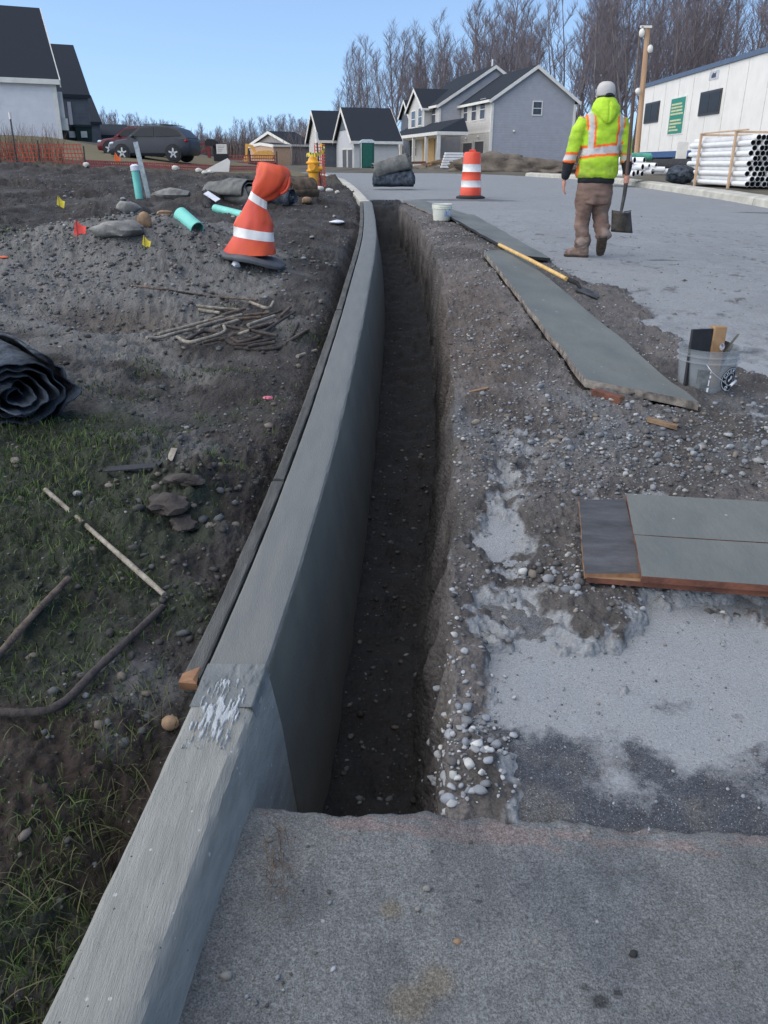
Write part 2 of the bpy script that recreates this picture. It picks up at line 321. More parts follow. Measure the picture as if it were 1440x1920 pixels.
soilC=mixc(soilC,lin(62,52,46),.8*sm(.3,.8,g2(Xg,Yg,-.85,1.45,.3,.16)+g2(Xg,Yg,-.8,1.2,.25,.1)))
soilC=mixc(soilC,lin(98,98,98),.8*sm(.35,.8,g2(Xg,Yg,-.60,1.72,.12,.13)+g2(Xg,Yg,-.83,3.25,.2,.16)+.3*fbm(Xg*9,Yg*9,o=2,seed=55)))
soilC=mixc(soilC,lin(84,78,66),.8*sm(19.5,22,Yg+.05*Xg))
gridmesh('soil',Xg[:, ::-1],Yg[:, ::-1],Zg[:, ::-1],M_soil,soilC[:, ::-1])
# trench and spoil
rows=np.concatenate([np.geomspace(1.420,16.2,660)]); 
a=np.concatenate([np.linspace(0,1,60)[:-1], 1+np.linspace(0,1,46)[:-1], 2+np.linspace(0,1,400)**1.3])
Yt=np.repeat(rows[:,None],len(a),1); A=np.repeat(a[None,:],len(rows),0)
x0=TR(Yt)+.05; x1=FR(Yt)-.02; x2=RM(Yt)+.03; x3=np.maximum(x2+.5,np.minimum(3.6,.56*Yt+.35))+0*Yt
Xt=np.where(A<1,x0+(x1-x0)*A,np.where(A<2,x1+(x2-x1)*(A-1),x2+(x3-x2)*(A-2)))
Yt=Yt-(.052*(Xt+.18)+.008*fbm(Xt*9,0*Xt,o=3,seed=91))*(1-sm(1.5,2.2,Yt))
Zt=trench_z(Xt,Yt)
wl_=np.where((A>1)&(A<2),np.sin(np.clip(A-1,0,1)*math.pi),0); Xt=Xt+wl_*(.020*fbm(Yt*9,A*5,o=4,seed=66)+.018*np.abs(fbm(Yt*22,A*14,o=2,seed=67)))
cv=cover(Xt,Yt)
Xt,Yt,Zt,cv=[np.concatenate([q_[:1],q_],0) for q_ in (Xt,Yt,Zt,cv)]; Zt[0]-=.8
tc_=np.broadcast_to(lin(104,99,96),Xt.shape+(3,)).copy()
tc_=mixc(tc_,lin(84,80,77),sm(-.3,.5,fbm(Xt*1.7,Yt*1.7,o=3,seed=61)))
tc_=mixc(tc_,lin(120,114,110),.7*sm(.1,.7,fbm(Xt*2.6,Yt*2.6,o=3,seed=62)))
tc_=mixc(tc_,lin(90,78,70),.6*sm(.3,.9,g2(Xt,Yt,.55,5.5,.25,1.6)))
tc_=mixc(tc_,lin(37,37,38),sm(RM(Yt)-.005,FR(Yt)-.01,Xt)*.97)  # trench shade put into the soil colour, deepening from rim to floor
tc_=mixc(tc_,lin(112,116,120),.5*(Xt>RM(Yt))*sm(3.,3.6,Yt)*(1-sm(3.9,4.3,Yt))*sm(-.2,.4,fbm(Xt*4,Yt*4,seed=63,o=2)))
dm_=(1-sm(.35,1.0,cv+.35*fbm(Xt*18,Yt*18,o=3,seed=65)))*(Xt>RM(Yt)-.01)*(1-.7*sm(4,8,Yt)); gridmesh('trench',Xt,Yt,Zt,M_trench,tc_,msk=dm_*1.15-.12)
# road
rows=np.concatenate([np.geomspace(1.36,30,520),np.linspace(31,62,60)]); t=np.linspace(0,1,330)
Yr=np.repeat(rows[:,None],len(t),1)
xl=np.where(Yr<15.7,RM(Yr)+.07,TR(Yr)+.02); xr=RT(Yr)-.0
xr=np.maximum(xr,xl+.2)
Xr=xl+(xr-xl)*t[None,:]**1.35
dust=sm(-.35,.45,fbm(Xr*1.2,Yr*1.2,o=3,seed=71)+.5)*(1-.75*sm(9,20,Yr))*.75+.2
dust=dust+.9*g2(Xr,Yr,.45,2.75,.25,.35)+.8*g2(Xr,Yr,.5,1.95,.45,.2)+.7*g2(Xr,Yr,1.2,2.1,.6,.25)+.5*g2(Xr,Yr,1.9,6.5,.9,2)
dust=dust*(.15+.85*sm(1.45,1.95,Yr+.16*fbm(Xr*6,Yr*6,o=4,seed=72)+.10*Xr))
wet_=sm(.3,.8,g2(Xr,Yr,.40,2.17,.13,.09)+.35*fbm(Xr*12,Yr*12,o=4,seed=73)); dust=dust-1.1*sm(.45,.8,g2(Xr,Yr,.42,2.19,.13,.10)+.25*fbm(Xr*14,Yr*14,o=3,seed=73))
dust=dust-.5*sm(.1,.5,fbm(Xr*16,Yr*10,o=3,seed=74))-.5*sm(.25,.6,fbm(Xr*2.2,Yr*.8,o=3,seed=75))*sm(6,9,Yr)
dust=np.clip(dust+.25*fbm(Xr*9,Yr*9,o=4,seed=136),0,1)*(1-.45*sm(9,16,Yr))
rc=np.broadcast_to(lin(98,101,104),Xr.shape+(3,)).copy(); rmask=.12+.78*dust; rc=mixc(rc,lin(120,123,125),.7*sm(5,14,Yr))
pd=sm(.55,.8,g2(Xr,Yr,2.75,8.55,.28,.035))+sm(.5,.8,g2(Xr,Yr,1.3,17.6,.9,.35)+.5*g2(Xr,Yr,2.3,17.2,.5,.3))*.6+sm(.5,.8,g2(Xr,Yr,1.95,3.55,.12,.06))*.8+sm(.5,.8,g2(Xr,Yr,6.9,15.4,.9,.18))*.8+.7*sm(.5,.8,g2(Xr,Yr,2.25,5.1,.12,.08))
rc=mixc(rc,lin(66,72,80),pd)
cr=sm(.012,.004,np.abs(Xr-(.98-.28*(Yr-1.7)+.008*fbm(Yr*8,Yr*0,seed=79))))*(Yr>1.65)*(Yr<2.15); rc=mixc(rc,lin(96,98,100),cr*.7)
nr_=sm(.22,.62,cover(Xr,Yr)+.22*fbm(Xr*20,Yr*20,o=3,seed=134))*(1-sm(11,15,Yr)); rc=mixc(rc,lin(104,100,97),.75*nr_)
low_=1-sm(1.55,1.95,Yr+.10*Xr+.12*fbm(Xr*6,Yr*6,o=4,seed=72)); rc=mixc(rc,lin(66,70,78),.8*low_)
ag_=sm(.05,.45,fbm(Xr*48,Yr*48,o=2,seed=137))*(Yr<5); rc=mixc(rc,lin(60,62,66),.5*ag_*low_)
st_=sm(.25,.65,fbm(Xr*7,Yr*7,o=4,seed=131)); rc=mixc(rc,lin(112,108,102),.45*st_)
sp_=sm(.38,.5,fbm(Xr*26,Yr*26,o=2,seed=132)); rc=mixc(rc,lin(88,88,88),.55*sp_*(Yr<9))
rmask=rmask+.25*sm(.2,.6,fbm(Xr*3.3,Yr*3.3,o=4,seed=133)); rc=mixc(rc,lin(172,176,178),.0*sm(.2,.6,fbm(Xr*3.3,Yr*3.3,o=4,seed=133))*(dust>.4)*(Yr<3.2))
rz_=road_z(Xr,Yr)+.004*fbm(Xr*6,Yr*6,o=3,seed=76)-.030*sm(1.50,1.415,Yr+.052*(Xr+.18))
tf_=.8*sm(3.6,6.5,Yr); rmask=rmask*(1-tf_)+.48*tf_; rmask=rmask+.42*(1-sm(3.5,6,Yr))+.08-1.3*wet_-.75*nr_-.55*pd-.35*cr-.75*low_; gridmesh('road',Xr,Yr,rz_,M_road,rc,msk=rmask)
# lawn strip beyond the dirt
X,Y=np.meshgrid(np.linspace(-30,-2.6,120),np.linspace(23.5,40,60)); X=np.minimum(X,TR(Y)-1.0)
gridmesh('lawn',X,Y,base_left(X,Y)+.0+.02*fbm(X,Y),M_lawn)
# ================================================================ CURBS
M_newc=mat('wet_concrete',srgb(114,115,111),srgb(96,98,96),scale=5,rough=.62,bump=.35,bscale=90,spec=.45,stretch=(4,.6,1),lo=.2,hi=.8,spots=[(60,.06,(.07,.075,.08))])
M_facec=mat('curb_face_concrete',srgb(108,106,96),srgb(90,89,82),scale=4,rough=.7,bump=.3,bscale=50,lo=.25,hi=.75)  # slightly darker, warmer concrete for the trench side of the curb
M_oldc=mat('old_concrete',srgb(156,156,150),srgb(126,127,122),scale=9,rough=.88,bump=.7,bscale=60,stretch=(7,.6,3),lo=.25,hi=.75,spots=[(30,.14,srgb(176,178,174)),(44,.1,srgb(74,76,74))])
M_lightc=mat('dry_concrete',srgb(186,184,172),srgb(160,156,146),scale=3,rough=.9,bump=.3,bscale=40)
def curb_mesh(name,y0,y1,n,prof,zoff,mats,edge=TR,noise=0.,zf=ztop,mi=None,cf=None):
    """prof: list of (offset from edge, z relative to the top) going from left-bottom over the top to right-bottom"""
    ys=np.linspace(y0,y1,n) if cf is None else np.geomspace(y0,y1,n); mb=MB(); rings=[]
    for y in ys:
        dx=(edge(y+.02)-edge(y-.02))/.04; nx=1/math.sqrt(1+dx*dx); nyy=-dx*nx
        ex,ez=float(edge(y)),float(zf(y))+zoff
        r=[]
        for k,(o,z) in enumerate(prof):
            w=noise*float(vn(y*9,k*3.3,seed=81))+noise*.6*float(vn(y*31,k*2.1,seed=82))
            r.append((ex+(o+w)*nx,y+(o+w)*nyy,ez+z+w*.6))
        rings.append(r)
    mb.loft(rings)
    if mi: 
        k=len(prof); mb.m=[mi[j%k] for j in range((n-1)*k)]+[0,0]
    return mb.build(name,mats,smooth=True,autos=24)
newp=[(-.150,-.7),(-.152,-.014),(-.149,-.004),(-.143,0),(-.10,.0005),(-.06,.0),(-.018,-.0005),(-.008,-.003),(-.001,-.010),(.002,-.022),(.02,-.16),(.075,-.45),(.095,-.7)]
c=curb_mesh('concrete_curb',1.752,14.95,260,newp,0,[M_newc,M_facec],mi=[0,0,0,0,0,0,0,0,1,1,1,1,0],noise=.0012,cf=1)
tag(c,'long freshly finished grey concrete curb with a deep smooth face beside the trench','curb')
oldp=[(-.150,-.4),(-.154,-.02),(-.149,-.006),(-.140,0),(-.10,.001),(-.055,.0),(-.022,-.001),(-.012,-.005),(-.002,-.014),(.004,-.032),(.03,-.17),(.06,-.45),(.095,-.7)]
c=curb_mesh('old_concrete_curb',.18,1.75,150,oldp,-.002,[M_oldc],noise=.0022)
tag(c,'weathered pale concrete curb with rough pitted edges in the near foreground','curb')
M_patch=mat('chalky_cement_smear',srgb(178,183,186),srgb(146,151,153),scale=60,rough=.9,bump=.4,bscale=160,stretch=(1.6,.5,1))
farp=[(-.15,-.3),(-.15,-.01),(-.13,0),(-.03,0),(0,-.03),(.03,-.15),(.05,-.3)]
k=0
for (a_,b_) in ((15.02,18.3),(18.34,21.6),(21.64,26.),(26.05,31.),(31.05,38.5),(38.55,44)):
    c=curb_mesh('curb_section',a_,b_,14,[(o*1.3,z) for o,z in farp],0,[M_lightc],noise=.006)
    tag(c,['pale dry curb section that meets the far end of the new grey curb','pale curb section beside the rolls lying on the road','pale curb section level with the hydrant','pale curb section just beyond the yellow hydrant','long pale curb section beyond the hydrant near the pickup truck','farthest pale curb section before the dark garages'][k],'curb'); k+=1
rp=[(.35,-.2),(.35,.02),(.2,.03),(0,.0),(-.04,-.03),(-.06,-.16),(-.34,-.175),(-.36,-.3)]
k=0
for (a_,b_) in ((9.,14.),(14.03,17.6),(17.63,22.4),(22.43,29.),(29.03,36),(36.05,43)):
    c=curb_mesh('street_curb',a_,b_,24,rp,0,[M_lightc],edge=RT,zf=lambda y:road_z(RT(y),y)+.15,noise=.004)
    tag(c,['pale curb and gutter along the right roadside just outside the pipe bundle','pale street curb in front of the open ends of the white pipes','pale street curb in front of the banded white pipe bundle','pale street curb in front of the loose pipe pile','pale street curb beyond the utility pole behind the worker','far pale street curb in front of the grey house'][k],'curb','street curb along the right side'); k+=1
# concrete apron in the foreground
M_apron=mat('apron',(1,1,1),(.84,.84,.85),scale=14,rough=.88,bump=.9,bscale=190,fine=[(260,.55,1.42),(110,.78,1.22)],attr='Col',spots=[(70,.07,(.30,.30,.29)),(140,.12,(.28,.28,.28)),(90,.14,(.05,.05,.055)),(200,.2,(.06,.06,.065))],stretch=(2.2,.7,1))
ys=np.concatenate([[1.43,1.43],np.linspace(1.43,-.6,330)]); xs=np.linspace(-.45,3.2,460)
X,Y=np.meshgrid(xs,ys); X0=X.copy()
Y=Y-(.052*(X+.18)+.010*fbm(X*9,0*X,o=4,seed=91)+.006*fbm(X*37,0*X,o=2,seed=95))*sm(.8,1.43,Y)
Z=ztop(Y)*0+.031-.03*(1.43-Y)*.6+.003*fbm(X*8,Y*8,o=4,seed=92)-.006*sm(1.41,1.43,ys[:,None]+0*X)
Z[0,:]-=.75; Z[1,:]-=.02
ac=np.broadcast_to(lin(128,130,129),X.shape+(3,)).copy()
ac=mixc(ac,lin(110,113,115),sm(-.3,.6,fbm(X*1.8,Y*1.8,o=3,seed=93)))
ac=mixc(ac,lin(128,128,125),.5*sm(.1,.7,fbm(X*2.5,Y*2.5,o=3,seed=94)))
op=sm(.55,1.0,(g2(X,Y,.02,1.385,.14,.018)+g2(X,Y,.28,1.365,.16,.016)+.7*g2(X,Y,.62,1.34,.3,.02))+.9*fbm(X*22,Y*60,o=3,seed=96))
op=op*sm(.05,.4,g2(X,Y+.052*(X+.18),.15,1.385,.55,.028)); ac=mixc(ac,lin(158,122,112),op*.34)
ag_=sm(.1,.5,fbm(X*55,Y*40,o=3,seed=98)); ac=mixc(ac,lin(140,144,146),.10*ag_); ag_=sm(.15,.5,fbm(X*42,Y*36,o=3,seed=99)); ac=mixc(ac,lin(62,66,70),.12*ag_)
ac=mixc(ac,lin(88,91,94),.4*sm(0,.6,fbm(X*6,Y*4,o=4,seed=100)))
ac=mixc(ac,lin(82,80,72),.75*sm(.3,.9,g2(X,Y,.86,1.14,.09,.10)+.3*fbm(X*8,Y*8,seed=97,o=3)))
for (a1,b1,c1) in ((.38,.985,.014),(.41,1.0,.008),(.36,1.01,.007),(.19,1.19,.006)): ac=mixc(ac,lin(48,48,48),.8*sm(.3,.7,g2(X,Y,a1,b1,c1,c1*.8)))
for (a1,b1,c1) in ((.02,1.17,.02),(.05,.98,.035),(.1,1.02,.03)): ac=mixc(ac,lin(132,118,92),.5*sm(.3,.9,g2(X,Y,a1,b1,c1,c1)))
gridmesh('concrete_apron',X[:, ::1],Y,Z,M_apron,ac)
bpy.data.objects['concrete_apron'].name='pavement'
# form boards along the back of the curb
M_board=mat('muddy_timber',srgb(96,96,92),srgb(62,62,60),scale=6,rough=.85,bump=.6,bscale=60,stretch=(5,.7,3),lo=.3,hi=.7)
M_endgrain=mat('fresh_end_grain',srgb(150,112,82),srgb(116,84,60),scale=20,rough=.8)
k=0
bl=['muddy form board behind the new curb with orange broken end nearest the camera','second form board from the near end of the new curb','third form board along the back of the curb beside the heap of bent stakes','fourth form board along the back of the curb where the soil has sunk','fifth form board curving behind the curb','farthest form board at the bend of the curb']
for (a_,b_,w) in ((1.70,2.86,.040),(2.875,4.02,.036),(4.03,5.6,.04),(5.62,7.6,.036),(7.62,10.4,.04),(10.42,14.6,.04)):
    p=[(-.160-w,-.16),(-.160-w,-.006),(-.158-w+.004,-.001),(-.162,-.001),(-.158,-.005),(-.158,-.16)]
    c=curb_mesh('form_board',a_,b_,40,p,.001+.004*(k%2),[M_board],noise=.002); c.rotation_euler=(0,0,0)
    tag(c,bl[k],'form board','form boards along the back of the curb')
    if k==0:
        mb=MB(); x=float(TR(1.70)); z=float(ztop(1.7))
        mb.add([(x-.204,1.70,z-.03),(x-.160,1.70,z-.03),(x-.160,1.690,z-.006),(x-.17,1.695,z+.003),(x-.204,1.688,z-.001),(x-.2,1.72,z+.004),(x-.163,1.75,z+.004)],[(0,1,2,3,4),(4,3,5),(3,2,6,5)])
        mb.build('split_end',M_endgrain,c)
    k+=1
# smear on the curb joint
ys=np.linspace(1.46,1.70,170); xs=np.linspace(0,1,110); X,Y=np.meshgrid(xs,ys)
Xw=TR(Y)-.128+X*.10; keep=1.0*fbm(X*22,Y*34,o=4,seed=98)+1.2*g2(X,Y,.55,1.57,.30,.045)-.75
Zw=ztop(Y)+.0022+np.where(keep<0,.02,.004)*np.clip(keep+.05,-1.2,.3)
smear=gridmesh('cement_smear',Xw,Y,Zw,M_patch,kind=None); smear.parent=bpy.data.objects['old_concrete_curb']
ys=np.linspace(1.60,1.76,90); X,Y=np.meshgrid(np.linspace(0,1,60),ys)
Xw=TR(Y)-.15+X*.155; keep=1.3*sm(1.685,1.75,Y+.06*fbm(X*7,Y*12,o=4,seed=99))-.6
M_dampc=mat('damp_slurry',srgb(116,119,118),srgb(98,102,102),scale=12,rough=.7,bump=.5,bscale=100)
sl_=gridmesh('damp_slurry',Xw,Y,ztop(Y)+.0015+.004*np.clip(keep,-1.2,.4)-.030*sm(.93,1,X),M_dampc,kind=None); sl_.parent=bpy.data.objects['old_concrete_curb']

# ================================================================ STONES AND GRASS (too many to count)
def ico(sub):
    import bmesh
    bm=bmesh.new(); bmesh.ops.create_icosphere(bm,subdivisions=sub,radius=1); V=np.array([v.co[:] for v in bm.verts]); Fq=np.array([[v.index for v in f.verts] for f in bm.faces]); bm.free(); return V,Fq
ICO=[ico(1),ico(2)]
M_stone=mat('stone',(1,1,1),(.7,.7,.7),scale=30,rough=.8,bump=.4,bscale=120,attr='Col',lo=.3,hi=.7)
STC=np.array([lin(168,170,172),lin(146,150,156),lin(124,126,128),lin(150,140,128),lin(104,102,100),lin(196,196,192),lin(88,86,84)])
def stones(name,P,R_,label,cat='stones',seed=1,sub=0,pal=(.2,.22,.2,.12,.14,.06,.06),dark=1.,sink=.35):
    r=np.random.RandomState(seed); V,Fq=ICO[sub]; n=len(P); nv=len(V)
    sc=np.stack([r.uniform(.75,1.3,n),r.uniform(.7,1.05,n),r.uniform(.45,.8,n)],-1)*R_[:,None]
    vv=V[None]*(1+.25*r.uniform(-1,1,(n,nv,1)))
    if sub:
        vv=V[None]*(1+.10*r.uniform(-1,1,(n,nv,1)))
        for k in range(7):
            d=r.normal(size=(n,3)); d/=np.linalg.norm(d,axis=1,keepdims=True); dd=np.einsum('nvk,nk->nv',vv,d); ex=np.clip(dd-r.uniform(.55,.8,(n,1)),0,None); vv=vv-d[:,None,:]*ex[...,None]
    if 0:
        d=r.normal(size=(n,3,3)); 
        for k in range(3): vv=vv*(1-.16*np.clip((V@(d[:,k]/np.linalg.norm(d[:,k],axis=1,keepdims=True)).T).T[...,None]-.45,0,1)*2)
        vv=V[None]*.0+vv
    vv=vv*sc[:,None,:]
    a=r.uniform(0,6.28,n); tl=r.normal(0,.3,n)
    ca,sa=np.cos(a),np.sin(a); ct,st=np.cos(tl),np.sin(tl)
    y2=vv[...,1]*ct[:,None]-vv[...,2]*st[:,None]; z2=vv[...,1]*st[:,None]+vv[...,2]*ct[:,None]; x2=vv[...,0]
    x3=x2*ca[:,None]-y2*sa[:,None]; y3=x2*sa[:,None]+y2*ca[:,None]
    o=np.stack([x3,y3,z2],-1)+P[:,None,:]; o[...,2]+=(R_*(.55-sink))[:,None]
    f=(Fq[None]+ (np.arange(n)*nv)[:,None,None]).reshape(-1,3)
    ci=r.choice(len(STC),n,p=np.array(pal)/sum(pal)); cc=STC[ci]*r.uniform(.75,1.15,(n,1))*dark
    o_=npmesh(name,o.reshape(-1,3),f,M_stone,False,np.repeat(cc,nv,0)); return tag(o_,label,cat,kind='stuff')
def scatter(n,x0,x1,y0,y1,dens,seed,geo=True):
    r=np.random.RandomState(seed); x=r.uniform(x0,x1,n)
    y=np.exp(r.uniform(math.log(y0),math.log(y1),n)) if geo else r.uniform(y0,y1,n)
    k=r.rand(n)<dens(x,y); return x[k],y[k]
rr=np.random.RandomState(11)
# gravel over the spoil
x,y=scatter(52000,.1,2.6,1.5,13,lambda x,y:(x>RM(y)-.0)*(x<.52*y+.25)*np.clip(sm(.35,.9,cover(x,y))*(.06+.22*sm(0,.6,fbm(x*3,y*3,o=3,seed=101))+.75*g2(x,y,1.2,3.5,.8,.35)*(y<3.9)+.5*g2(x,y,.7,3.3,.3,.3)+.6*g2(x,y,.95,2.35,.35,.13)+.4*g2(x,y,.62,4.9,.14,.6)),0,1),102)
z=trench_z(x,y); rad=.0022+.0085*rr.rand(len(x))**3.2+.0006*y
stones('gravel',np.stack([x,y,z],-1),rad,'loose grey gravel spread over the brown spoil beside the trench',seed=2,dark=.78)
x,y=scatter(1500,.4,2.,2.15,4.1,lambda x,y:(x<.52*y+.2)*np.clip(sm(.4,.9,cover(x,y))*(.9*g2(x,y,.95,2.32,.35,.10)+.5*g2(x,y,1.3,3.55,.6,.25)),0,1),103)
stones('pebbles',np.stack([x,y,trench_z(x,y)],-1),.011+.012*rr.rand(len(x)),'larger grey pebbles heaped along the edge of the short boards',seed=3,sub=1,dark=.75,sink=.2)
# white stones spilling into the near end of the trench
x,y=scatter(8000,.08,.40,1.43,2.3,lambda x,y:np.clip(1.0*g2(x,y,.165,1.55,.04,.09)+.55*g2(x,y,.17,1.85,.035,.18)+.35*g2(x,y,.24,1.6,.05,.1),0,1)*.22,104)
stones('pale_gravel',np.stack([x,y,right_z(x,y)],-1),.0025+.014*rr.rand(len(x))**3,'pale rounded stones spilling over the near corner of the trench',seed=4,sub=1,pal=(.4,.3,.05,.02,.02,.2,.01),dark=.95,sink=.1)
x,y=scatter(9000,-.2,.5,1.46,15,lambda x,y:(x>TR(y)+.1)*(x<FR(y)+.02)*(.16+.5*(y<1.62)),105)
stones('trench_rubble',np.stack([x,y,trench_z(x,y)],-1),.004+.012*rr.rand(len(x))**2,'stones lying on the trench floor, coloured dark for the shade there',seed=5,dark=.27)  # dark factor puts the trench shade into the stone colour
# crumbs on the road
x,y=scatter(9000,.15,5,1.42,14,lambda x,y:(x<.52*y+.2)*(x>RM(y)+.05)*(.12+.5*sm(.2,.6,cover(x,y)+.35)+.3*(y<2.0))*(1-sm(5,12,y)*.7),106)
stones('grit',np.stack([x,y,np.maximum(road_z(x,y),trench_z(x,y)*(y<15))],-1),.0018+.004*rr.rand(len(x))**3+.0004*y,'grit and small stones scattered on the dusty asphalt',seed=6,dark=.85)
x,y=scatter(3600,-.3,1.5,.35,1.40,lambda x,y:(x>TR(y)+.10)*(.10+.9*g2(x,y,-.2,1.15,.05,.15)),107,geo=False)
stones('chippings',np.stack([x,y,.031-.03*(1.43-y)*.6+0*x],-1),.0011+.0052*rr.rand(len(x))**3.2,'small pale chippings scattered on the foreground pavement',seed=7,pal=(.2,.3,.3,.15,.25,.06,.2),sink=.2,dark=.9)
# left soil
x,y=scatter(60000,-7,-.4,.7,20,lambda x,y:(x>-.58*y-.5)*(x<TR(y)-.21)*np.clip(.10+.22*sm(-.1,.6,fbm(x*2,y*2,o=3,seed=108))+2.*g2(x,y,-.60,1.73,.09,.10)+.7*g2(x,y,-.82,3.3,.16,.14)+.35*g2(x,y,-.55,3.6,.1,.5),0,1)*(1-.9*sm(.3,.8,g2(x,y,-.85,1.4,.3,.2))),109)
stones('soil_stones',np.stack([x,y,soil_z(x,y)],-1),.0018+.006*rr.rand(len(x))**4+.0007*y,'small stones and clods strewn over the dark bare soil',seed=8,pal=(.10,.10,.2,.14,.3,.03,.4),dark=.62)
x,y=scatter(900,-5,-.4,2.,16,lambda x,y:(x>-.58*y-.5)*(x<TR(y)-.25)*(.05+.25*g2(x,y,-.85,3.4,.22,.2)+.05*sm(6,9,y)+.2*g2(x,y,-2.4,7.4,1.,.8)),110)
stones('cobbles',np.stack([x,y,soil_z(x,y)],-1),.010+.010*rr.rand(len(x))+.0012*y,'scattered pale cobbles lying on the left soil',seed=9,sub=1,pal=(.3,.2,.2,.2,.1,.1,.0),dark=.7)
# soil clods
x,y=scatter(22000,-5,-.4,1.2,9,lambda x,y:(x>-.58*y-.4)*(x<TR(y)-.22)*np.clip(.12+.9*g2(x,y,-.73,2.72,.1,.22)+.5*g2(x,y,-.55,2.6,.08,.9)+.8*g2(x,y,-2.2,7.0,.9,.6)+.5*g2(x,y,-1.6,5.8,.6,.4),0,1)*.5,111)
o_=stones('soil_clods',np.stack([x,y,soil_z(x,y)],-1),.004+.012*rr.rand(len(x))**3+.0017*y,'crumbled brown clods of earth lying on the soil',cat='clods',seed=10,pal=(0,0,.25,.2,.5,0,.2),dark=(.48+.30*sm(4.5,6,y))[:,None],sub=0)
x,y=scatter(16000,-4,-.8,4.6,9.5,lambda x,y:(x>-.58*y-.4)*np.clip(g2(x,y,-2.3,7.0,.8,.45)+.8*g2(x,y,-1.7,7.1,.5,.35)+.6*g2(x,y,-2.6,5.6,.6,.4)+.4*g2(x,y,-2.3,8.9,.5,.5),0,1)*.55,112)
stones('mound_gravel',np.stack([x,y,soil_z(x,y)],-1),.004+.013*rr.rand(len(x))**2.2,'grey gravel covering the low mounds on the left',cat='gravel',seed=12,pal=(.2,.25,.3,.1,.15,.05,.1),dark=.62)
# grass blades
def blades(name,x,y,z,h,w,label,c1,c2,seed,lean=.5):
    r=np.random.RandomState(seed); n=len(x); a=r.uniform(0,6.28,n); ln=np.abs(r.normal(0,lean,n))+.15; ph=a+r.normal(0,.8,n)
    dx,dy=np.cos(ph)*ln*h,np.sin(ph)*ln*h; wx,wy=-np.sin(a)*w,np.cos(a)*w
    L_=[(0,1.,0),(.35,.85,.5),(.8,.5,.85),(1.25,.08,.98)]
    V=[];
    for q,ww,hz in L_:
        for sgn in (-1,1): V.append(np.stack([x+dx*q+sgn*wx*ww,y+dy*q+sgn*wy*ww,z+h*hz*(1-.25*ln*q)],-1))
    V=np.stack(V,1); k=np.arange(n)[:,None]*8
    Fq=np.concatenate([k+np.array([[0,1,3,2]]),k+np.array([[2,3,5,4]]),k+np.array([[4,5,7,6]])],0)
    t=r.rand(n)**1.5; cc=c1[None]*(1-t[:,None])+c2[None]*t[:,None]; cc*=r.uniform(.6,1.2,(n,1)); cc=np.repeat(cc,8,0)
    m=mat('grass_blade',(1,1,1),(.8,.8,.8),attr='Col',rough=.7,spec=.25)
    return tag(npmesh(name,V.reshape(-1,3),Fq,m,True,cc),label,'grass',kind='stuff')
def gd(x,y):
    return (x>-.62*y-.4)*(x<TR(y)-.18)*np.clip(1.6*sm(.2,.7,g2(x,y,-1.36,3.0,.32,.40)+.45*fbm(x*4,y*4,o=3,seed=121))+.5*sm(.4,.9,g2(x,y,-1.1,2.3,.45,.5)+.5*fbm(x*6,y*6,o=3,seed=122))+.9*sm(.3,.8,g2(x,y,-.62,1.25,.07,.28)+.5*fbm(x*9,y*9,o=3,seed=123))+.8*sm(.3,.8,g2(x,y,-.75,.95,.2,.17)+.4*fbm(x*9,y*9,o=3,seed=124))+.55*sm(.35,.8,g2(x,y,-.85,1.85,.25,.2)+.45*fbm(x*9,y*9,o=3,seed=125))+.4*sm(.4,.8,g2(x,y,-1.35,3.9,.3,.15))+.8*sm(.3,.8,g2(x,y,-3.6,7.3,.5,.35)),0,1)
x,y=scatter(220000,-4.2,-.4,.6,8,lambda x,y:gd(x,y)*.62,126)
h=(.016+.028*rr.rand(len(x))**1.5)*(.6+.5*sm(.7,0,fbm(x*3,y*3,seed=127)))*(.75+.35*sm(1.6,.9,y)+.35*g2(x,y,-1.3,3.05,.4,.4))
blades('grass',x,y,soil_z(x,y)-.004,h,.0011+.0003*y,'short patchy green grass growing in the left soil',lin(60,84,38),lin(96,104,62),128)
x,y=scatter(2600,-.9,-.45,.6,1.75,lambda x,y:(x<TR(y)-.17)*np.clip(g2(x,y,-.56,1.2,.05,.4)+.7*g2(x,y,-.62,.9,.12,.2),0,1)*.8,129,geo=False)
blades('long_grass',x,y,soil_z(x,y)-.004,.03+.045*rr.rand(len(x)),.0013+0*x,'longer dry and green grass along the old curb',lin(58,72,40),lin(108,98,72),130,lean=.9)
x=np.concatenate([rr.normal(-.215,.012,40),rr.normal(-.2,.02,30)]); y=np.concatenate([rr.normal(1.28,.05,40),rr.normal(1.2,.05,30)])
blades('dead_weed',x,y,0*x+.03,.02+.03*rr.rand(len(x)),.0008+0*x,'wispy dead weed in the joint between curb and pavement',lin(120,100,78),lin(90,76,64),131,lean=1.2)

# ================================================================ THINGS NEAR THE TRENCH
M_slab=mat('cement_coated_board',srgb(112,115,110),srgb(84,89,88),scale=3,rough=.75,bump=.35,bscale=45,stretch=(1,.5,1),lo=.25,hi=.75,spots=[(9,.10,(.27,.30,.31)),(40,.1,(.07,.075,.08))])
M_dark=mat('dark_plywood',srgb(84,84,86),srgb(54,54,56),scale=7,rough=.7,bump=.5,bscale=30,stretch=(1,3,1),lo=.3,hi=.7)
M_redwood=mat('reddish_wood_edge',srgb(120,76,58),srgb(78,50,42),scale=12,rough=.8,bump=.5,bscale=40)
M_wood=mat('raw_wood',srgb(166,134,98),srgb(134,104,72),scale=10,rough=.8,bump=.3,bscale=40,stretch=(1,6,1))
M_wood2=mat('weathered_wood',srgb(150,124,96),srgb(112,88,68),scale=10,rough=.85,bump=.4,bscale=50,stretch=(1,5,1))
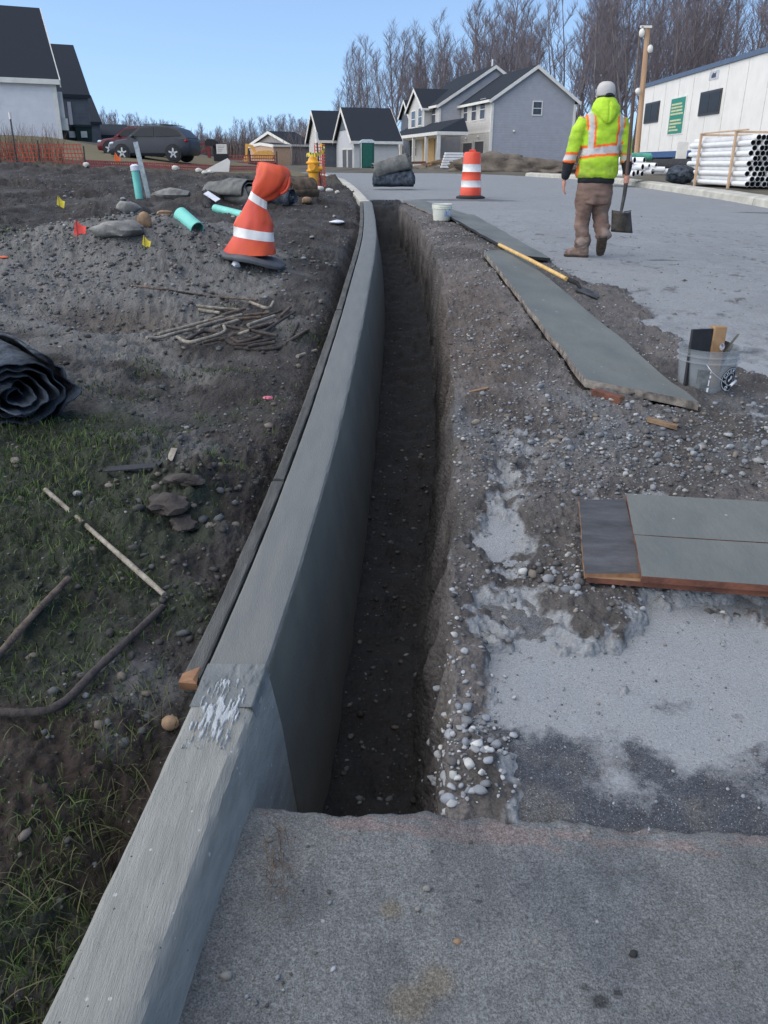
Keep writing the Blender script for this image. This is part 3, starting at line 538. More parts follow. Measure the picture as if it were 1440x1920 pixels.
M_metal=mat('worn_steel',srgb(96,94,92),srgb(52,50,48),scale=14,rough=.55,metal=.5,bump=.3,bscale=60)
M_black=mat('black_rubber',srgb(44,45,48),srgb(30,31,34),scale=12,rough=.75,bump=.3,bscale=50)
def plank(name,c,th,label,cat='board',m=M_slab,me=None,edge=.004,nl=24,warp=.006,seed=1,group=None,parent=None):
    """c: four top corners A(far left) B(far right) C(near right) D(near left)"""
    A,B,C,D=[Vector(p) for p in c]; o=A; nw=8; rings=[]
    for i in range(nl+1):
        t=i/nl; L_=A.lerp(D,t); R_=B.lerp(C,t); top=[];bot=[]
        for j in range(nw+1):
            u=j/nw; p=L_.lerp(R_,u); q=float(vn(p.x*3,p.y*3,seed=seed))*warp
            e=(float(vn(p.x*19+j,p.y*19,seed=seed+1)))*edge if j in (0,nw) else 0
            dr=(R_-L_).normalized(); pp=p+dr*(e if j else -abs(e)); pp.z+=q
            top.append(pp); bot.append(pp-Vector((0,0,th)))
        rings.append(top+bot[::-1])
    mb=MB(); mb.loft(rings)
    k=2*(nw+1); mi=[]
    for i in range(nl):
        for j in range(k): mi.append(0 if j<nw else 1)
    mb.m=mi+[1,1]
    ob=mb.build(name,[m,me or M_wood2],parent,smooth=True,autos=40); 
    return tag(ob,label,cat,group) if label else ob
M_edge1=mat('chipped_board_edge',srgb(156,146,134),srgb(84,78,74),scale=16,rough=.85,bump=.5,bscale=60)
plank('plywood_board',BO[0][:4],.04,'long cement-coated plywood sheet lying along the spoil, propped on a wood block','board',me=M_edge1,seed=2,warp=.010)
plank('plywood_board',BO[1][:4],.026,'shorter cement-coated sheet lying between the white bucket and the long sheet','board',me=M_black,seed=5)
plank('plywood_board',BO[2][:4],.024,'farthest cement-coated sheet, behind the small white bucket','board',me=M_edge1,seed=7)
plank('dark_board',BO[3][:4],.016,'short dark plywood offcut at the left end of the grey planks','board',m=M_dark,me=M_endgrain,seed=11,warp=.006)
plank('plank',BO[4][:4],.022,'farther of the two grey cement-coated planks at the right edge','plank',me=M_redwood,seed=13,warp=.002,edge=.0015)
plank('plank',BO[5][:4],.022,'nearer grey cement-coated plank with a reddish front edge','plank',me=M_redwood,seed=17,warp=.002,edge=.002)
plank('batten',BO[6][:4],.018,'thin wood batten lying under the nearer grey plank and dark offcut','batten',m=M_wood2,me=M_redwood,seed=19,warp=.001,edge=.001)
def block(name,p0,p1,w,h,m,label,fn=onR,tilt=0.,m2=None):
    A=fn(*p0);B=fn(*p1); d=(B-A); L_=d.length; d.normalize(); n=Vector((-d.y,d.x,0)).normalized()
    mb=MB(); k=[A-n*w/2,A+n*w/2,B+n*w/2,B-n*w/2]
    up=Vector((0,0,h)); mb.add([p+Vector((0,0,.002)) for p in k]+[p+up+d*(.004 if i<2 else -.006)*(1 if i%2 else -1) for i,p in enumerate(k)],[(0,1,2,3),(7,6,5,4),(0,4,5,1),(2,6,7,3),(1,5,6,2),(3,7,4,0)])
    mb.m=[0,0,1,1,0,0]
    return tag(mb.build(name,[m,m2 or m],bevel=.002),label,'wood block')
block('wood_block',(1112,742),(1165,757),.05,.035,M_redwood,'brown wood block with an orange sawn end propping the long sheet',m2=M_endgrain)
block('wood_block',(1213,790),(1270,806),.04,.022,M_wood2,'pale wood offcut on the gravel in front of the clear bucket')
block('wood_splinter',(880,738),(915,730),.02,.012,M_wood2,'small orange wood splinter on the spoil beside the trench',m2=M_endgrain)
# tool with a yellow handle lying on the long sheet
def ptube(pts,r,n=8): mb=MB(); mb.tube(pts,r,n); return mb
h0=on(936,459,RZ,.20); h1=on(1062,523,RZ,.155); h2=on(1082,531,RZ,.13)
t=thing('float_tool','long-handled concrete tool with yellow wooden handle lying across the long sheet','tool',tuple(h0))
mb=ptube([Vector((0,0,0)),(h1-h0)*.5+Vector((0,0,.004)),h1-h0],.016,10); mb.build('handle',mat('yellow_handle',srgb(214,178,112),srgb(188,150,88),scale=6,rough=.5,stretch=(1,6,1)),t,smooth=True,autos=50)
mb=ptube([h1-h0-(h1-h0).normalized()*.04,h2-h0,h2-h0+(h2-h1)*.35-Vector((0,0,.03))],[.0185,.017,.012],10); mb.build('socket',M_black,t,smooth=True,autos=50)
e=h2-h0+(h2-h1)*.3; mb=MB(); d=(h2-h1).normalized(); n=Vector((-d.y,d.x,0)); z=Vector((0,0,1))
bl=e-z*.035; mb.add([bl-d*.02-n*.11,bl-d*.02+n*.11,bl+d*.16+n*.10,bl+d*.16-n*.10,bl-d*.02-n*.11+z*.006,bl-d*.02+n*.11+z*.006,bl+d*.16+n*.10+z*.006,bl+d*.16-n*.10+z*.006],[(3,2,1,0),(4,5,6,7),(0,1,5,4),(1,2,6,5),(2,3,7,6),(3,0,4,7)])
mb.build('blade',M_metal,t)
# ---------------------------------------------------------------- buckets
def bucket(name,loc,r,h,label,mb_,open_=True,rz=0):
    t=thing(name,label,'bucket',loc,rz)
    p=[(r*.84,0),(r*.86,.006),(r*.97,h*.72),(r*.975,h*.73),(r*1.05,h*.735),(r*1.05,h*.75),(r*.985,h*.765),(r*1.0,h*.85),(r*1.06,h*.855),(r*1.06,h*.875),(r*1.0,h*.885),(r*1.03,h*.985),(r*1.055,h),(r*1.03,h*1.003),(r*.985,h*.985),(r*.93,h*.7),(r*.80,.012)]
    mb=MB(); mb.lathe(p,40); mb.build('shell',mb_,t,smooth=True,autos=50); return t
M_clear=mat('clear_plastic',srgb(176,182,186),srgb(150,156,160),scale=5,rough=.35,alpha=.36,bump=.1,bscale=20,spec=.5)
bl_=onR(1335,738); mpp=bl_.y/(cp+.143*sp)/F
br=55*mpp; bh=(at(1335,646,bl_.y).z-bl_.z)
bk=bucket('clear_bucket',(bl_.x,bl_.y+br*.8,float(road_z(bl_.x,bl_.y+br*.8))+.004),br,bh,'translucent bucket of tools with round black badge standing at the road edge',M_clear)
# tools in it
B=Vector(bk.location); 
def inb(dx,dy,z): return (B.x+dx*br,B.y+dy*br,B.z+z*bh)
def slabthing(name,p0,p1,w,th,m,label,cat,yaw=0.,parent=None,wdir=None):
    p0,p1=Vector(p0),Vector(p1); d=(p1-p0); L_=d.length; d.normalize(); wd=Vector(wdir) if wdir else Vector((math.cos(yaw),math.sin(yaw),0)); wd=(wd-d*wd.dot(d)).normalized(); nn=d.cross(wd)
    mb=MB(); vs=[]
    for q in (p0,p1):
        for a_,b_ in ((-1,-1),(1,-1),(1,1),(-1,1)): vs.append(q+wd*a_*w/2+nn*b_*th/2)
    mb.add(vs,[(3,2,1,0),(4,5,6,7),(0,1,5,4),(1,2,6,5),(2,3,7,6),(3,0,4,7)]); o=mb.build(name,m,parent,bevel=min(th,w)*.12)
    return tag(o,label,cat) if label else o
slabthing('black_float',inb(-.45,-.35,.25),inb(-.43,-.28,1.38),br*.95,.016,M_black,'black flat float blade standing at the left of the clear bucket','tool',yaw=.35)
bw=slabthing('wood_brush',inb(.12,-.15,.15),inb(.16,-.05,1.42),br*.46,.05,M_wood,'wooden block with small dark label standing upright in the clear bucket','wood block',yaw=.1)
mb=MB(); mb.ell(inb(.26,-.36,1.03),(.0135,.003,.019),12,8); mb.build('label_mark',mat('dark_label',srgb(60,50,90),srgb(190,190,190),scale=90,rough=.6),bw)
slabthing('trowel_handle',inb(.30,.15,.3),inb(.36,.2,1.25),.03,.02,M_metal,'grey steel trowel handle standing behind the wood block','trowel',yaw=.4)
slabthing('steel_trowel',inb(.25,.1,.55),inb(.98,.25,1.22),.055,.006,mat('olive_steel',srgb(110,106,88),srgb(86,82,70),scale=9,rough=.5,metal=.3),'olive-grey steel blade leaning out over the right rim of the bucket','trowel',yaw=1.2)
slabthing('margin_trowel',inb(.30,.45,.35),inb(.72,.5,1.05),.10,.006,M_metal,'wide steel plate leaning inside the right of the clear bucket','trowel',yaw=.2)
# slurry at the bottom, labels and bail
mb=MB(); mb.lathe([(br*.78,.014),(br*.80,bh*.18),(br*.3,bh*.19),(.001,bh*.19)],30); mb.build('sediment',mat('grey_slurry',srgb(120,122,122),srgb(96,98,100),rough=.8),bk,smooth=True)
def cylmap(u,z,rr_): return Vector((rr_*math.sin(u),-rr_*math.cos(u),z))
def rb(z): return br*(.86+.11*z/(bh*.72))+.0012
# round badge (disc wrapped on the wall)
def wrapdisc(name,u0,z0,r0,r1,m,off,seg=48,a0=0,a1=2*math.pi):
    mb=MB(); vs=[];fs=[]
    for i in range(seg+1):
        a_=a0+(a1-a0)*i/seg
        for k_ in range(5):
            q=r0+(r1-r0)*k_/4; z=z0+q*math.sin(a_); u=u0+q*math.cos(a_)/br; vs.append(cylmap(u,z,rb(z)+off))
    for i in range(seg):
        for k_ in range(4): a_=i*5+k_; fs.append((a_,a_+1,a_+6,a_+5))
    mb.add(vs,fs); return mb.build(name,m,bk,smooth=True)
M_bw=mat('badge_white',srgb(226,228,230),srgb(214,216,218),rough=.5); M_bb=mat('badge_black',srgb(26,28,36),srgb(20,22,28),rough=.5)
BU,BZ,BR=.62,bh*.42,bh*.255
wrapdisc('badge',BU,BZ,.0005,BR,M_bb,.0006); wrapdisc('badge_ring',BU,BZ,BR*.90,BR*.945,M_bw,.0014); wrapdisc('badge_ring',BU,BZ,BR*.50,BR*.54,M_bw,.0014)
wrapdisc('badge_mark',BU+.03,BZ+BR*.14,.0003,BR*.16,M_bw,.0018,24); wrapdisc('badge_mark',BU-.06,BZ-BR*.05,.0003,BR*.12,M_bw,.0018,24); wrapdisc('badge_mark',BU-.14,BZ-BR*.68,.0003,BR*.20,M_bw,.0018,24); wrapdisc('badge_dot',BU-.17,BZ-BR*.66,.0003,BR*.07,M_bb,.0024,16); wrapdisc('badge_dot',BU-.10,BZ-BR*.74,.0003,BR*.06,M_bb,.0024,16)
def text_mesh(txt,size,bold=0.):
    cu=bpy.data.curves.new('t','FONT'); cu.body=txt; cu.size=size; cu.align_x='CENTER'; cu.offset=bold; cu.resolution_u=2
    o=bpy.data.objects.new('t',cu); COL.objects.link(o); dg=bpy.context.evaluated_depsgraph_get(); me=bpy.data.meshes.new_from_object(o.evaluated_get(dg)); bpy.data.objects.remove(o); return me
def letters(txt,u0,z0,rad,a0,a1,size,m):
    for i,ch in enumerate(txt):
        a_=a0+(a1-a0)*i/(len(txt)-1); me=text_mesh(ch,size,.0006); me.materials.append(m)
        for v in me.vertices:
            x,y=v.co.x,v.co.y-size*.34; rot=a_-math.pi/2
            px_,pz_=x*math.cos(rot)-y*math.sin(rot)+rad*math.cos(a_),x*math.sin(rot)+y*math.cos(rot)+rad*math.sin(a_)
            z=z0+pz_; v.co=cylmap(u0+px_/br,z,rb(z)+.0020)
        me.name='badge_letter'; o=bpy.data.objects.new('badge_letter',me); COL.objects.link(o); o.parent=bk
letters('ICHEM',BU,BZ,BR*.715,math.pi*1.03,math.pi*.42,BR*.36,M_bw)
mb=MB(); z0_=bh*.70
mb.tube([cylmap(-.40,bh*.74,rb(bh*.74)+.002),cylmap(-.2,bh*.60,rb(bh*.6)+.012),cylmap(.1,bh*.46,rb(bh*.46)+.02),cylmap(.42,bh*.33,rb(bh*.33)+.014),cylmap(.62,bh*.30,rb(bh*.3)+.012)],.0022,6)
mb.build('bail_wire',mat('bright_wire',srgb(210,212,214),rough=.35,metal=.5),bk,smooth=True)
mb=MB(); mb.tube([cylmap(.62,bh*.30,rb(bh*.3)+.012),cylmap(.98,bh*.36,rb(bh*.36)+.012)],.0075,8); mb.build('bail_grip',M_bw,bk,smooth=True)
mb=MB()
for z0,z1,u0,u1 in ((.17,.26,-.27,-.20),(.30,.42,-.25,-.215),(.46,.52,-.24,-.19),(.56,.60,-.235,-.205)): 
    mb.add([cylmap(u0,z0*bh,rb(z0*bh)+.001),cylmap(u1,z0*bh,rb(z0*bh)+.001),cylmap(u1,z1*bh,rb(z1*bh)+.001),cylmap(u0,z1*bh,rb(z1*bh)+.001)],[(0,1,2,3)])
mb.build('scale_sticker',M_bw,bk)
mb=MB()
mb.add([cylmap(-.66+.13*i,z*bh,rb(z*bh)+.001) for z in (.14,.62) for i in range(4)],[(0,1,5,4),(1,2,6,5),(2,3,7,6)])
mb.build('dark_sticker',mat('dark_sticker',srgb(70,74,76),srgb(110,114,116),scale=30,rough=.6),bk,smooth=True)
# white bucket
w_=onR(829,414); mpw=w_.y/(cp+.35*sp)/F
bw_=bucket('white_bucket',(w_.x,w_.y+.1,w_.z),18.5*mpw,(at(829,383,w_.y).z-w_.z),'small white plastic bucket with blue label standing at the tip of the spoil',mat('white_plastic',srgb(222,222,208),srgb(206,206,194),rough=.5))
mb=MB(); mb.box(-.02,.10,-.001,.001,.06,.15)
for i,v in enumerate(mb.v): 
    u=v[0]/.16+.3; mb.v[i]=(18.5*mpw*.99*math.sin(u),-18.5*mpw*.99*math.cos(u)-.002+v[1],v[2])
mb.build('blue_label',mat('blue_label',srgb(90,120,160),srgb(200,206,214),scale=25,rough=.6),bw_)
# ---------------------------------------------------------------- traffic drum and crushed drum
M_or=mat('orange_plastic',srgb(222,84,56),srgb(204,70,48),scale=3,rough=.45,bump=.1,bscale=12)
M_or2=mat('faded_orange_plastic',srgb(204,76,60),srgb(210,84,46),scale=3.5,rough=.5,bump=.15,bscale=10,lo=.4,hi=.6)
M_refl=mat('white_reflective',srgb(232,230,226),srgb(206,204,202),scale=8,rough=.4)
d_=onR(882,372); H_=at(882,282,d_.y).z-d_.z; k_=H_/1.0
t=thing('traffic_drum','upright orange and white banded traffic drum standing on the road','traffic drum',tuple(d_))
prof=[(.235,.05),(.238,.22),(.225,.24),(.222,.37),(.228,.38),(.214,.40),(.212,.55),(.218,.56),(.204,.58),(.203,.71),(.208,.72),(.2,.74),(.196,.92),(.17,.965),(.08,.975),(.001,.975)]
mb=MB(); mb.lathe([(r*k_,z*k_) for r,z in prof],40,cap=True); n=40
idx=[0,0,1,1,0,0,0,0,1,1,0,0,0,0,0,0]
mb.m=[[0,0,1,1,0,0,0,1,1,1,0,0,0,0,0][i] if i<15 else 0 for i in range(15) for j in range(n)]+[0,0]
mb.build('barrel',[M_or,M_refl],t,smooth=True,autos=40)
mb=MB(); mb.lathe([(.33*k_,0),(.33*k_,.03),(.25*k_,.06),(.2*k_,.065)],32); mb.build('rubber_base',M_black,t,smooth=True,autos=40)
mb=MB(); mb.box(-.07*k_,.07*k_,-.02*k_,.02*k_,.97*k_,1.02*k_); mb.build('top_handle',M_or,t,bevel=.01)
# crushed drum
cb=onL(468,482); q=cb.y/(cp+.30*sp)/F/6*1.04
t=thing('crushed_drum','crushed and twisted orange and white traffic drum leaning on its black base','traffic drum',tuple(cb))
RG=[((390,1115),288,0,.75,0),((398,1090),285,2,.75,0),((440,965),222,8,.72,0),((441,955),218,8,.72,1),((446,860),208,9,.68,1),((448,850),205,9,.68,0),((470,770),185,12,.62,0),((478,760),176,12,.62,0),((490,680),140,16,.6,0),((500,620),112,24,.62,0),((504,608),108,30,.62,1),((522,530),100,33,.66,1),((530,518),104,35,.68,0),((575,480),140,36,.7,0),((628,425),165,34,.72,0),((668,370),182,30,.74,0),((690,310),182,24,.74,0),((695,262),172,18,.72,0),((698,235),150,14,.66,0),((700,222),118,12,.55,0),((702,232),90,12,.45,0),((702,262),30,12,.3,0)]
mb=MB(); n=44; rings=[]
for i,((cx,cy),rx,tl,sq,mi_) in enumerate(RG):
    r=[]
    for j in range(n):
        a_=2*math.pi*j/n; hd=min(1,max(0,(i-3)/8)); lump=1+.07*float(vn(math.cos(a_)*1.6,math.sin(a_)*1.6,i*.35,seed=141))-(.05+.20*hd)*abs(float(vn(math.cos(a_)*1.9+i*.10,math.sin(a_)*1.9,i*.33,seed=142)))+.05*hd+.05*float(vn(math.cos(a_)*5,math.sin(a_)*5,i*.6,seed=143))
        x=rx*math.cos(a_)*lump; y=rx*sq*math.sin(a_)*lump; T=math.radians(tl)
        
        r.append(((cx-390+x*math.cos(T))*q, y*q, (1120-cy-x*math.sin(T))*q+.02))
    rings.append(r)
mb.loft(rings); mb.m=[RG[i][4] if RG[i][4]==RG[i+1][4] else 0 for i in range(len(RG)-1) for j in range(n)]+[0,0]
mb.build('barrel',[M_or2,M_refl],t,smooth=True,autos=55)
mb=MB(); 
rings=[]
for k2,(rr_,z) in enumerate([(.96,-.03),(1.,-.012),(.985,.0),(.85,.014),(.6,.02),(.1,.022)]):
    rings.append([((20+365*rr_*math.cos(a_))*q,-.02+(300*rr_*math.sin(a_))*q,z-.05*math.cos(a_)*rr_+.012*math.sin(3*a_)*rr_) for a_ in [2*math.pi*j/36 for j in range(36)]])
mb.loft(rings); mb.build('rubber_base',mat('grey_rubber',srgb(92,94,98),srgb(62,64,68),scale=6,rough=.7,bump=.3,bscale=20),t,smooth=True,autos=60)
mb=MB(); lc=((748-390)*q,-.02,(1120-345)*q); mb.ell(lc,(100*q,70*q,128*q),20,12)
mb.v=[(v[0],v[1]*(1-.35*math.exp(-((v[0]-lc[0])/.04)**2)),v[2]+.008*math.sin(v[0]*60)) for v in mb.v]; mb.tube([(lc[0]+104*q*math.cos(a_),-.03+.02*math.sin(2*a_),lc[2]+132*q*math.sin(a_)) for a_ in np.linspace(-1.5,2.0,22)],.011,8)
mb.build('folded_lip',M_or2,t,smooth=True)
# ---------------------------------------------------------------- rolls of matting
def roll(name,loc,yaw,rx,rz,L_,turns,label,m,seed=1,th=.006,pitch=0.,sag=.0,n=30,inner=.10,wob=.10,cat='roll',group=None,endw=.05,N=12,rough_=.5):
    K=int(turns*n); V=[];F_=[]
    for i in range(K+1):
        a_=2*math.pi*i/n; f=inner+(1-inner)*(i/K)
        for j in range(N+1):
            y=j/N*L_
            lump=1+wob*float(vn(math.cos(a_)*1.5,math.sin(a_)*1.5,y*2.2+i/n*.25,seed=seed))+wob*.45*float(vn(math.cos(a_)*4,math.sin(a_)*4,y*5+i/n*.8,seed=seed+1))
            lump+=rough_*(.05*abs(float(vn(a_*.6+i/n*.7,y*7,2.2,seed=seed+4)))+.035*float(vn(math.cos(a_)*7,math.sin(a_)*7+i/n*2.,y*11,seed=seed+5)))
            x=rx*f*math.cos(a_)*lump; z=rz*f*math.sin(a_)*lump; z=max(z,-rz*.93)
            e=(float(vn(i*.16,3.1,seed=seed+2))*endw) if j in (0,N) else 0
            V.append((x,y-e*(1 if j==0 else -1)+ (-endw*.5*(f<.7)*(j==0)),z+rz+sag*math.sin(y/L_*3.14)))
    for i in range(K):
        for j in range(N): a_=i*(N+1)+j; F_.append((a_,a_+1,a_+N+2,a_+N+1))
    mb=MB(); mb.add(V,F_); o=mb.build(name,m,smooth=True)
    sd=o.modifiers.new('s','SOLIDIFY'); sd.thickness=th; o.location=loc; o.rotation_euler=(pitch,0,yaw)
    return tag(o,label,cat,group)
M_geo=mat('black_geotextile',srgb(84,92,102),srgb(34,37,42),scale=9,rough=.95,spec=.12,bump=1.2,bscale=30,lo=.35,hi=.65,spots=[(16,.12,(.16,.16,.15))])
M_geo2=mat('dusty_grey_tarp',srgb(112,112,108),srgb(74,76,76),scale=5,rough=.85,bump=.6,bscale=18)
M_geo3=mat('brown_matting',srgb(112,92,72),srgb(62,54,48),scale=9,rough=.9,bump=.6,bscale=25)
e_=onL(48,800); roll('geotextile_roll',(e_.x-.03,e_.y+.02,e_.z-.03),math.radians(38),.235,.165,1.5,5.2,'large black geotextile roll with ragged spiral end at the left edge',M_geo,seed=151,th=.006,wob=.17,endw=.10,n=48,inner=.12,N=26,rough_=1.)
e_=onL(535,372); roll('matting_roll',(e_.x-.04,14.4,float(soil_z(e_.x,14.4))-.05),math.radians(-40),.22,.21,.6,6,'brown matting roll with a clear spiral end behind the crushed drum',M_geo3,seed=155,th=.012,wob=.05)
e_=onL(455,368); roll('matting_roll',(-1.98,13.2,float(soil_z(-1.98,13.2))-.10),math.radians(52),.23,.22,.95,4.5,'dusty grey tarp roll lying left of the crushed drum head',M_geo2,seed=158,th=.012,wob=.2,endw=.12)
roll('matting_roll',(-1.42,13.2,float(soil_z(-1.42,13.2))-.03),math.radians(68),.16,.14,.7,4,'small dark roll lying low just behind the crushed drum',M_geo,seed=161,th=.01,wob=.12)
r0=onR(775,356); r1=onR(700,356)
roll('tarp_roll',(r0.x,r0.y+.1,r0.z+.01),math.radians(88),.28,.235,(r0.x-r1.x)*1.0,3.6,'dark tarp roll lying on the road, lower of two',M_geo,seed=164,th=.015,wob=.08)
zz=at(770,325,r0.y).z
roll('tarp_roll',(r0.x-.05,r0.y+.12,r0.z+.42),math.radians(94),.26,.24,.90,3.6,'dusty grey tarp roll leaning on top of the dark one on the road',M_geo2,seed=167,th=.015,wob=.10,pitch=math.radians(0)).rotation_euler=(math.radians(-17),0,math.radians(94))
# ---------------------------------------------------------------- bent stakes
M_st=[mat('rusty_stake',srgb(112,98,86),srgb(66,56,50),scale=30,rough=.85,bump=.8,bscale=90),mat('pale_stake',srgb(164,156,142),srgb(112,104,92),scale=25,rough=.85,bump=.7,bscale=90,spots=[(60,.2,(.07,.06,.055))]),mat('dark_stake',srgb(78,70,66),srgb(48,44,42),scale=30,rough=.85,bump=.8,bscale=90)]
RODS=[([(140,455),(230,460),(330,425),(560,370),(700,300)],1,.008,'pale-tipped stake reaching farthest left from the heap'),([(230,425),(450,370),(720,295)],1,.03,None),([(370,450),(450,500),(690,430),(735,400),(715,360)],1,.045,'brightest hooked stake on the front left of the heap'),
([(510,215),(700,235),(830,245)],1,.02,'straight tan stake along the back of the heap'),([(530,245),(690,268)],1,.015,None),([(10,60),(250,90),(500,130),(700,150),(970,170)],0,.008,'long thin brown rod lying behind the heap of stakes'),([(915,185),(1060,245),(1090,185)],1,.04,'forked pale stake at the back right of the heap'),
([(870,290),(1060,265)],0,.03,None),([(700,290),(880,235)],0,.04,None),([(520,375),(850,285)],1,.05,None),([(640,380),(870,310)],1,.035,None),([(900,360),(1100,290)],1,.06,None),([(1130,305),(1220,225)],0,.02,None),
([(780,460),(840,495),(1000,440),(1100,390)],0,.02,None),([(740,480),(820,520),(1100,460)],2,.012,None),([(800,530),(1000,545),(1160,530),(1230,440),(1275,345)],2,.008,'long dark stake curling up at the right end of the heap'),([(1000,420),(1250,260)],2,.03,None),([(450,470),(560,400),(700,420)],2,.02,None),
([(560,490),(720,460)],0,.012,None),([(820,430),(910,405)],1,.05,None),([(850,400),(1010,380),(1090,340)],0,.045,None),([(980,320),(1150,250)],2,.03,None),([(1170,500),(1350,390)],0,.01,None),([(1270,595),(1410,550)],1,.008,'short stick lying apart to the lower right of the heap'),([(900,520),(1100,490)],2,.03,None),([(600,330),(1000,300)],0,.055,None),([(700,360),(1120,440)],2,.055,None),([(760,440),(1050,350)],0,.065,None)]
for k,(pl,mi_,dz,lb) in enumerate(RODS):
    P=[]
    for (a_,b_) in pl: p=onL(240+a_/4,520+b_/4,dz); P.append(p)
    # resample smooth
    Q=[]
    for i in range(len(P)-1):
        for u in np.linspace(0,1,5)[:-1]: Q.append(P[i].lerp(P[i+1],float(u)))
    Q.append(P[-1]); 
    for _ in range(2): Q=[Q[0]]+[(Q[i-1]+Q[i]*2+Q[i+1])/4 for i in range(1,len(Q)-1)]+[Q[-1]]
    o=Q[0].copy(); mb=MB(); mb.tube([p-o+Vector((0,0,.003*rnd.random())) for p in Q],[.0105*(.9+.2*rnd.random()) if k not in (5,) else .008 for _ in Q],7)
    ob=mb.build('bent_stake',M_st[mi_],smooth=True,autos=60); ob.location=o
    tag(ob,lb or ['rust-brown bent stake tangled in the middle of the heap','pale bent stake tangled in the middle of the heap','dark bent stake buried in the middle of the heap'][mi_],'stake',['rust-brown','pale','dark'][mi_]+' stakes in the tangled heap')
def bigstake(pts,r,m,label,dz=.026):
    P=[onL(a_,b_,dz) for a_,b_ in pts]; Q=[]
    for i in range(len(P)-1):
        for u in np.linspace(0,1,9)[:-1]: Q.append(P[i].lerp(P[i+1],float(u)))
    Q.append(P[-1])
    for _ in range(6): Q=[Q[0]]+[(Q[i-1]+Q[i]*2+Q[i+1])/4 for i in range(1,len(Q)-1)]+[Q[-1]]
    o=Q[0].copy(); mb=MB(); mb.tube([p-o for p in Q],[r*(1+.10*float(vn(i*.7,1.,seed=171))) for i in range(len(Q))],10); ob=mb.build('bent_stake',m,smooth=True,autos=60); ob.location=o; return tag(ob,label,'stake')
bigstake([(85,918),(195,1015),(308,1115)],.0085,M_st[1],'straight pale mud-speckled stake lying on the grass near the curb')
bigstake([(-60,1290),(0,1225),(60,1155),(128,1085)],.0095,M_st[0],'short brown stake running off the left edge of the grass')
bigstake([(305,1138),(240,1200),(180,1255),(130,1310),(95,1332),(40,1338),(-60,1330)],.0105,M_st[2],'long dark bent stake curving off the left edge')
# ---------------------------------------------------------------- litter, flags, pipes
def lump(name,px,py,r,m,label,cat,fn=onL,seed=1,sq=(1,1,.6),sub=2,amp=.25):
    p=fn(px,py); V,Fq=ICO[1]
    if r>3: r=r*p.y/F/1.08

    if sub>2: V,Fq=ico(sub)
    n_=1+amp*vn(V[:,0]*1.4,V[:,1]*1.4,V[:,2]*1.4,seed=seed)+amp*.4*vn(V[:,0]*4,V[:,1]*4,V[:,2]*4,seed=seed+1)
    VV=V*n_[:,None]*np.array(sq)*r; o=npmesh(name,VV,Fq,m,True); o.location=(p.x,p.y,p.z+r*sq[2]*.55); o.data.set_sharp_from_angle(angle=math.radians(40))
    return tag(o,label,cat)
M_rock=mat('grey_rock',srgb(140,139,134),srgb(94,92,90),scale=9,rough=.85,bump=.6,bscale=50)
M_tan=mat('tan_rock',srgb(150,122,94),srgb(112,92,74),scale=20,rough=.8,bump=.4,bscale=70)
M_paper=mat('white_litter',srgb(222,224,230),srgb(196,198,206),scale=12,rough=.7,bump=.4,bscale=30)
lump('cobble',320,1362,.0215,M_tan,'single rounded tan cobble beside the old curb',"stone",seed=5,sq=(1,.95,.85),amp=.12)
AP=lambda x,y:.031-.03*(1.43-np.asarray(y))*.6
for k,(a_,b_,r_,m_,lb) in enumerate([(425,1832,.0095,M_rock,'largest pale pebble lying against the old curb on the pavement'),(800,1667,.0075,M_rock,'pale pebble near the middle of the foreground pavement'),(857,1768,.007,M_tan,'tan pebble left of centre low on the pavement'),(783,1706,.006,M_rock,'small greenish pale pebble below the middle pebble'),(1187,1790,.008,mat('tar_blob',srgb(44,44,44),rough=.9),'dark tar blob on the foreground pavement'),(505,1577,.007,M_rock,'pale pebble beside the dead weed in the joint')]):
    lump('pebble',a_,b_,r_,m_,lb,'stone',fn=lambda a,b:on(a,b,AP),seed=70+k,sq=(1.1,.9,.7),amp=.25)
lump('crumpled_paper',443,500,.035,M_paper,'crumpled white paper ball at the foot of the crushed drum','litter',seed=7,sq=(1,1,.9),amp=.35)
lump('paper_scrap',631,418,.075,M_paper,'flattened white paper scrap on the soil near the bend of the curb','litter',seed=9,sq=(1.2,.9,.3),amp=.3)
lump('pink_scrap',503,748,.022,mat('pink_plastic',srgb(206,110,130),srgb(170,90,110),scale=60,rough=.6),'small pink scrap lying beside the form boards','litter',seed=10,sq=(1.3,.8,.4))
lump('orange_scrap',6,484,9.,mat('orange_scrap',srgb(226,110,70),rough=.6),'orange scrap on the soil at the far left edge','litter',seed=12,sq=(1,.8,.3))
lump('rock',222,440,36,M_rock,'large flat broken concrete slab lying on the mound','concrete slab',seed=14,sq=(1.25,.8,.5),sub=3,amp=.3)
lump('rock',272,424,15,M_tan,'tan rock standing right of the broken concrete slab','rock',seed=16,sq=(.9,.7,1.1),amp=.25)
lump('rock',240,398,20,M_rock,'dark angular rock behind the broken concrete slab','rock',seed=18,sq=(1.2,.7,.7),amp=.3)
lump('rock',320,372,24,M_rock,'long dark rock to the right of the cleanout pipe','rock',seed=20,sq=(1.5,.8,.5),amp=.3)
lump('rock',308,403,14,M_tan,'flat stone between the concrete slab and the green pipe','rock',seed=21,sq=(1.2,.8,.4),amp=.3)
lump('rock',575,380,11,M_tan,'tan stone below the matting roll near the hydrant','rock',seed=22,sq=(1,.8,.6),amp=.2)
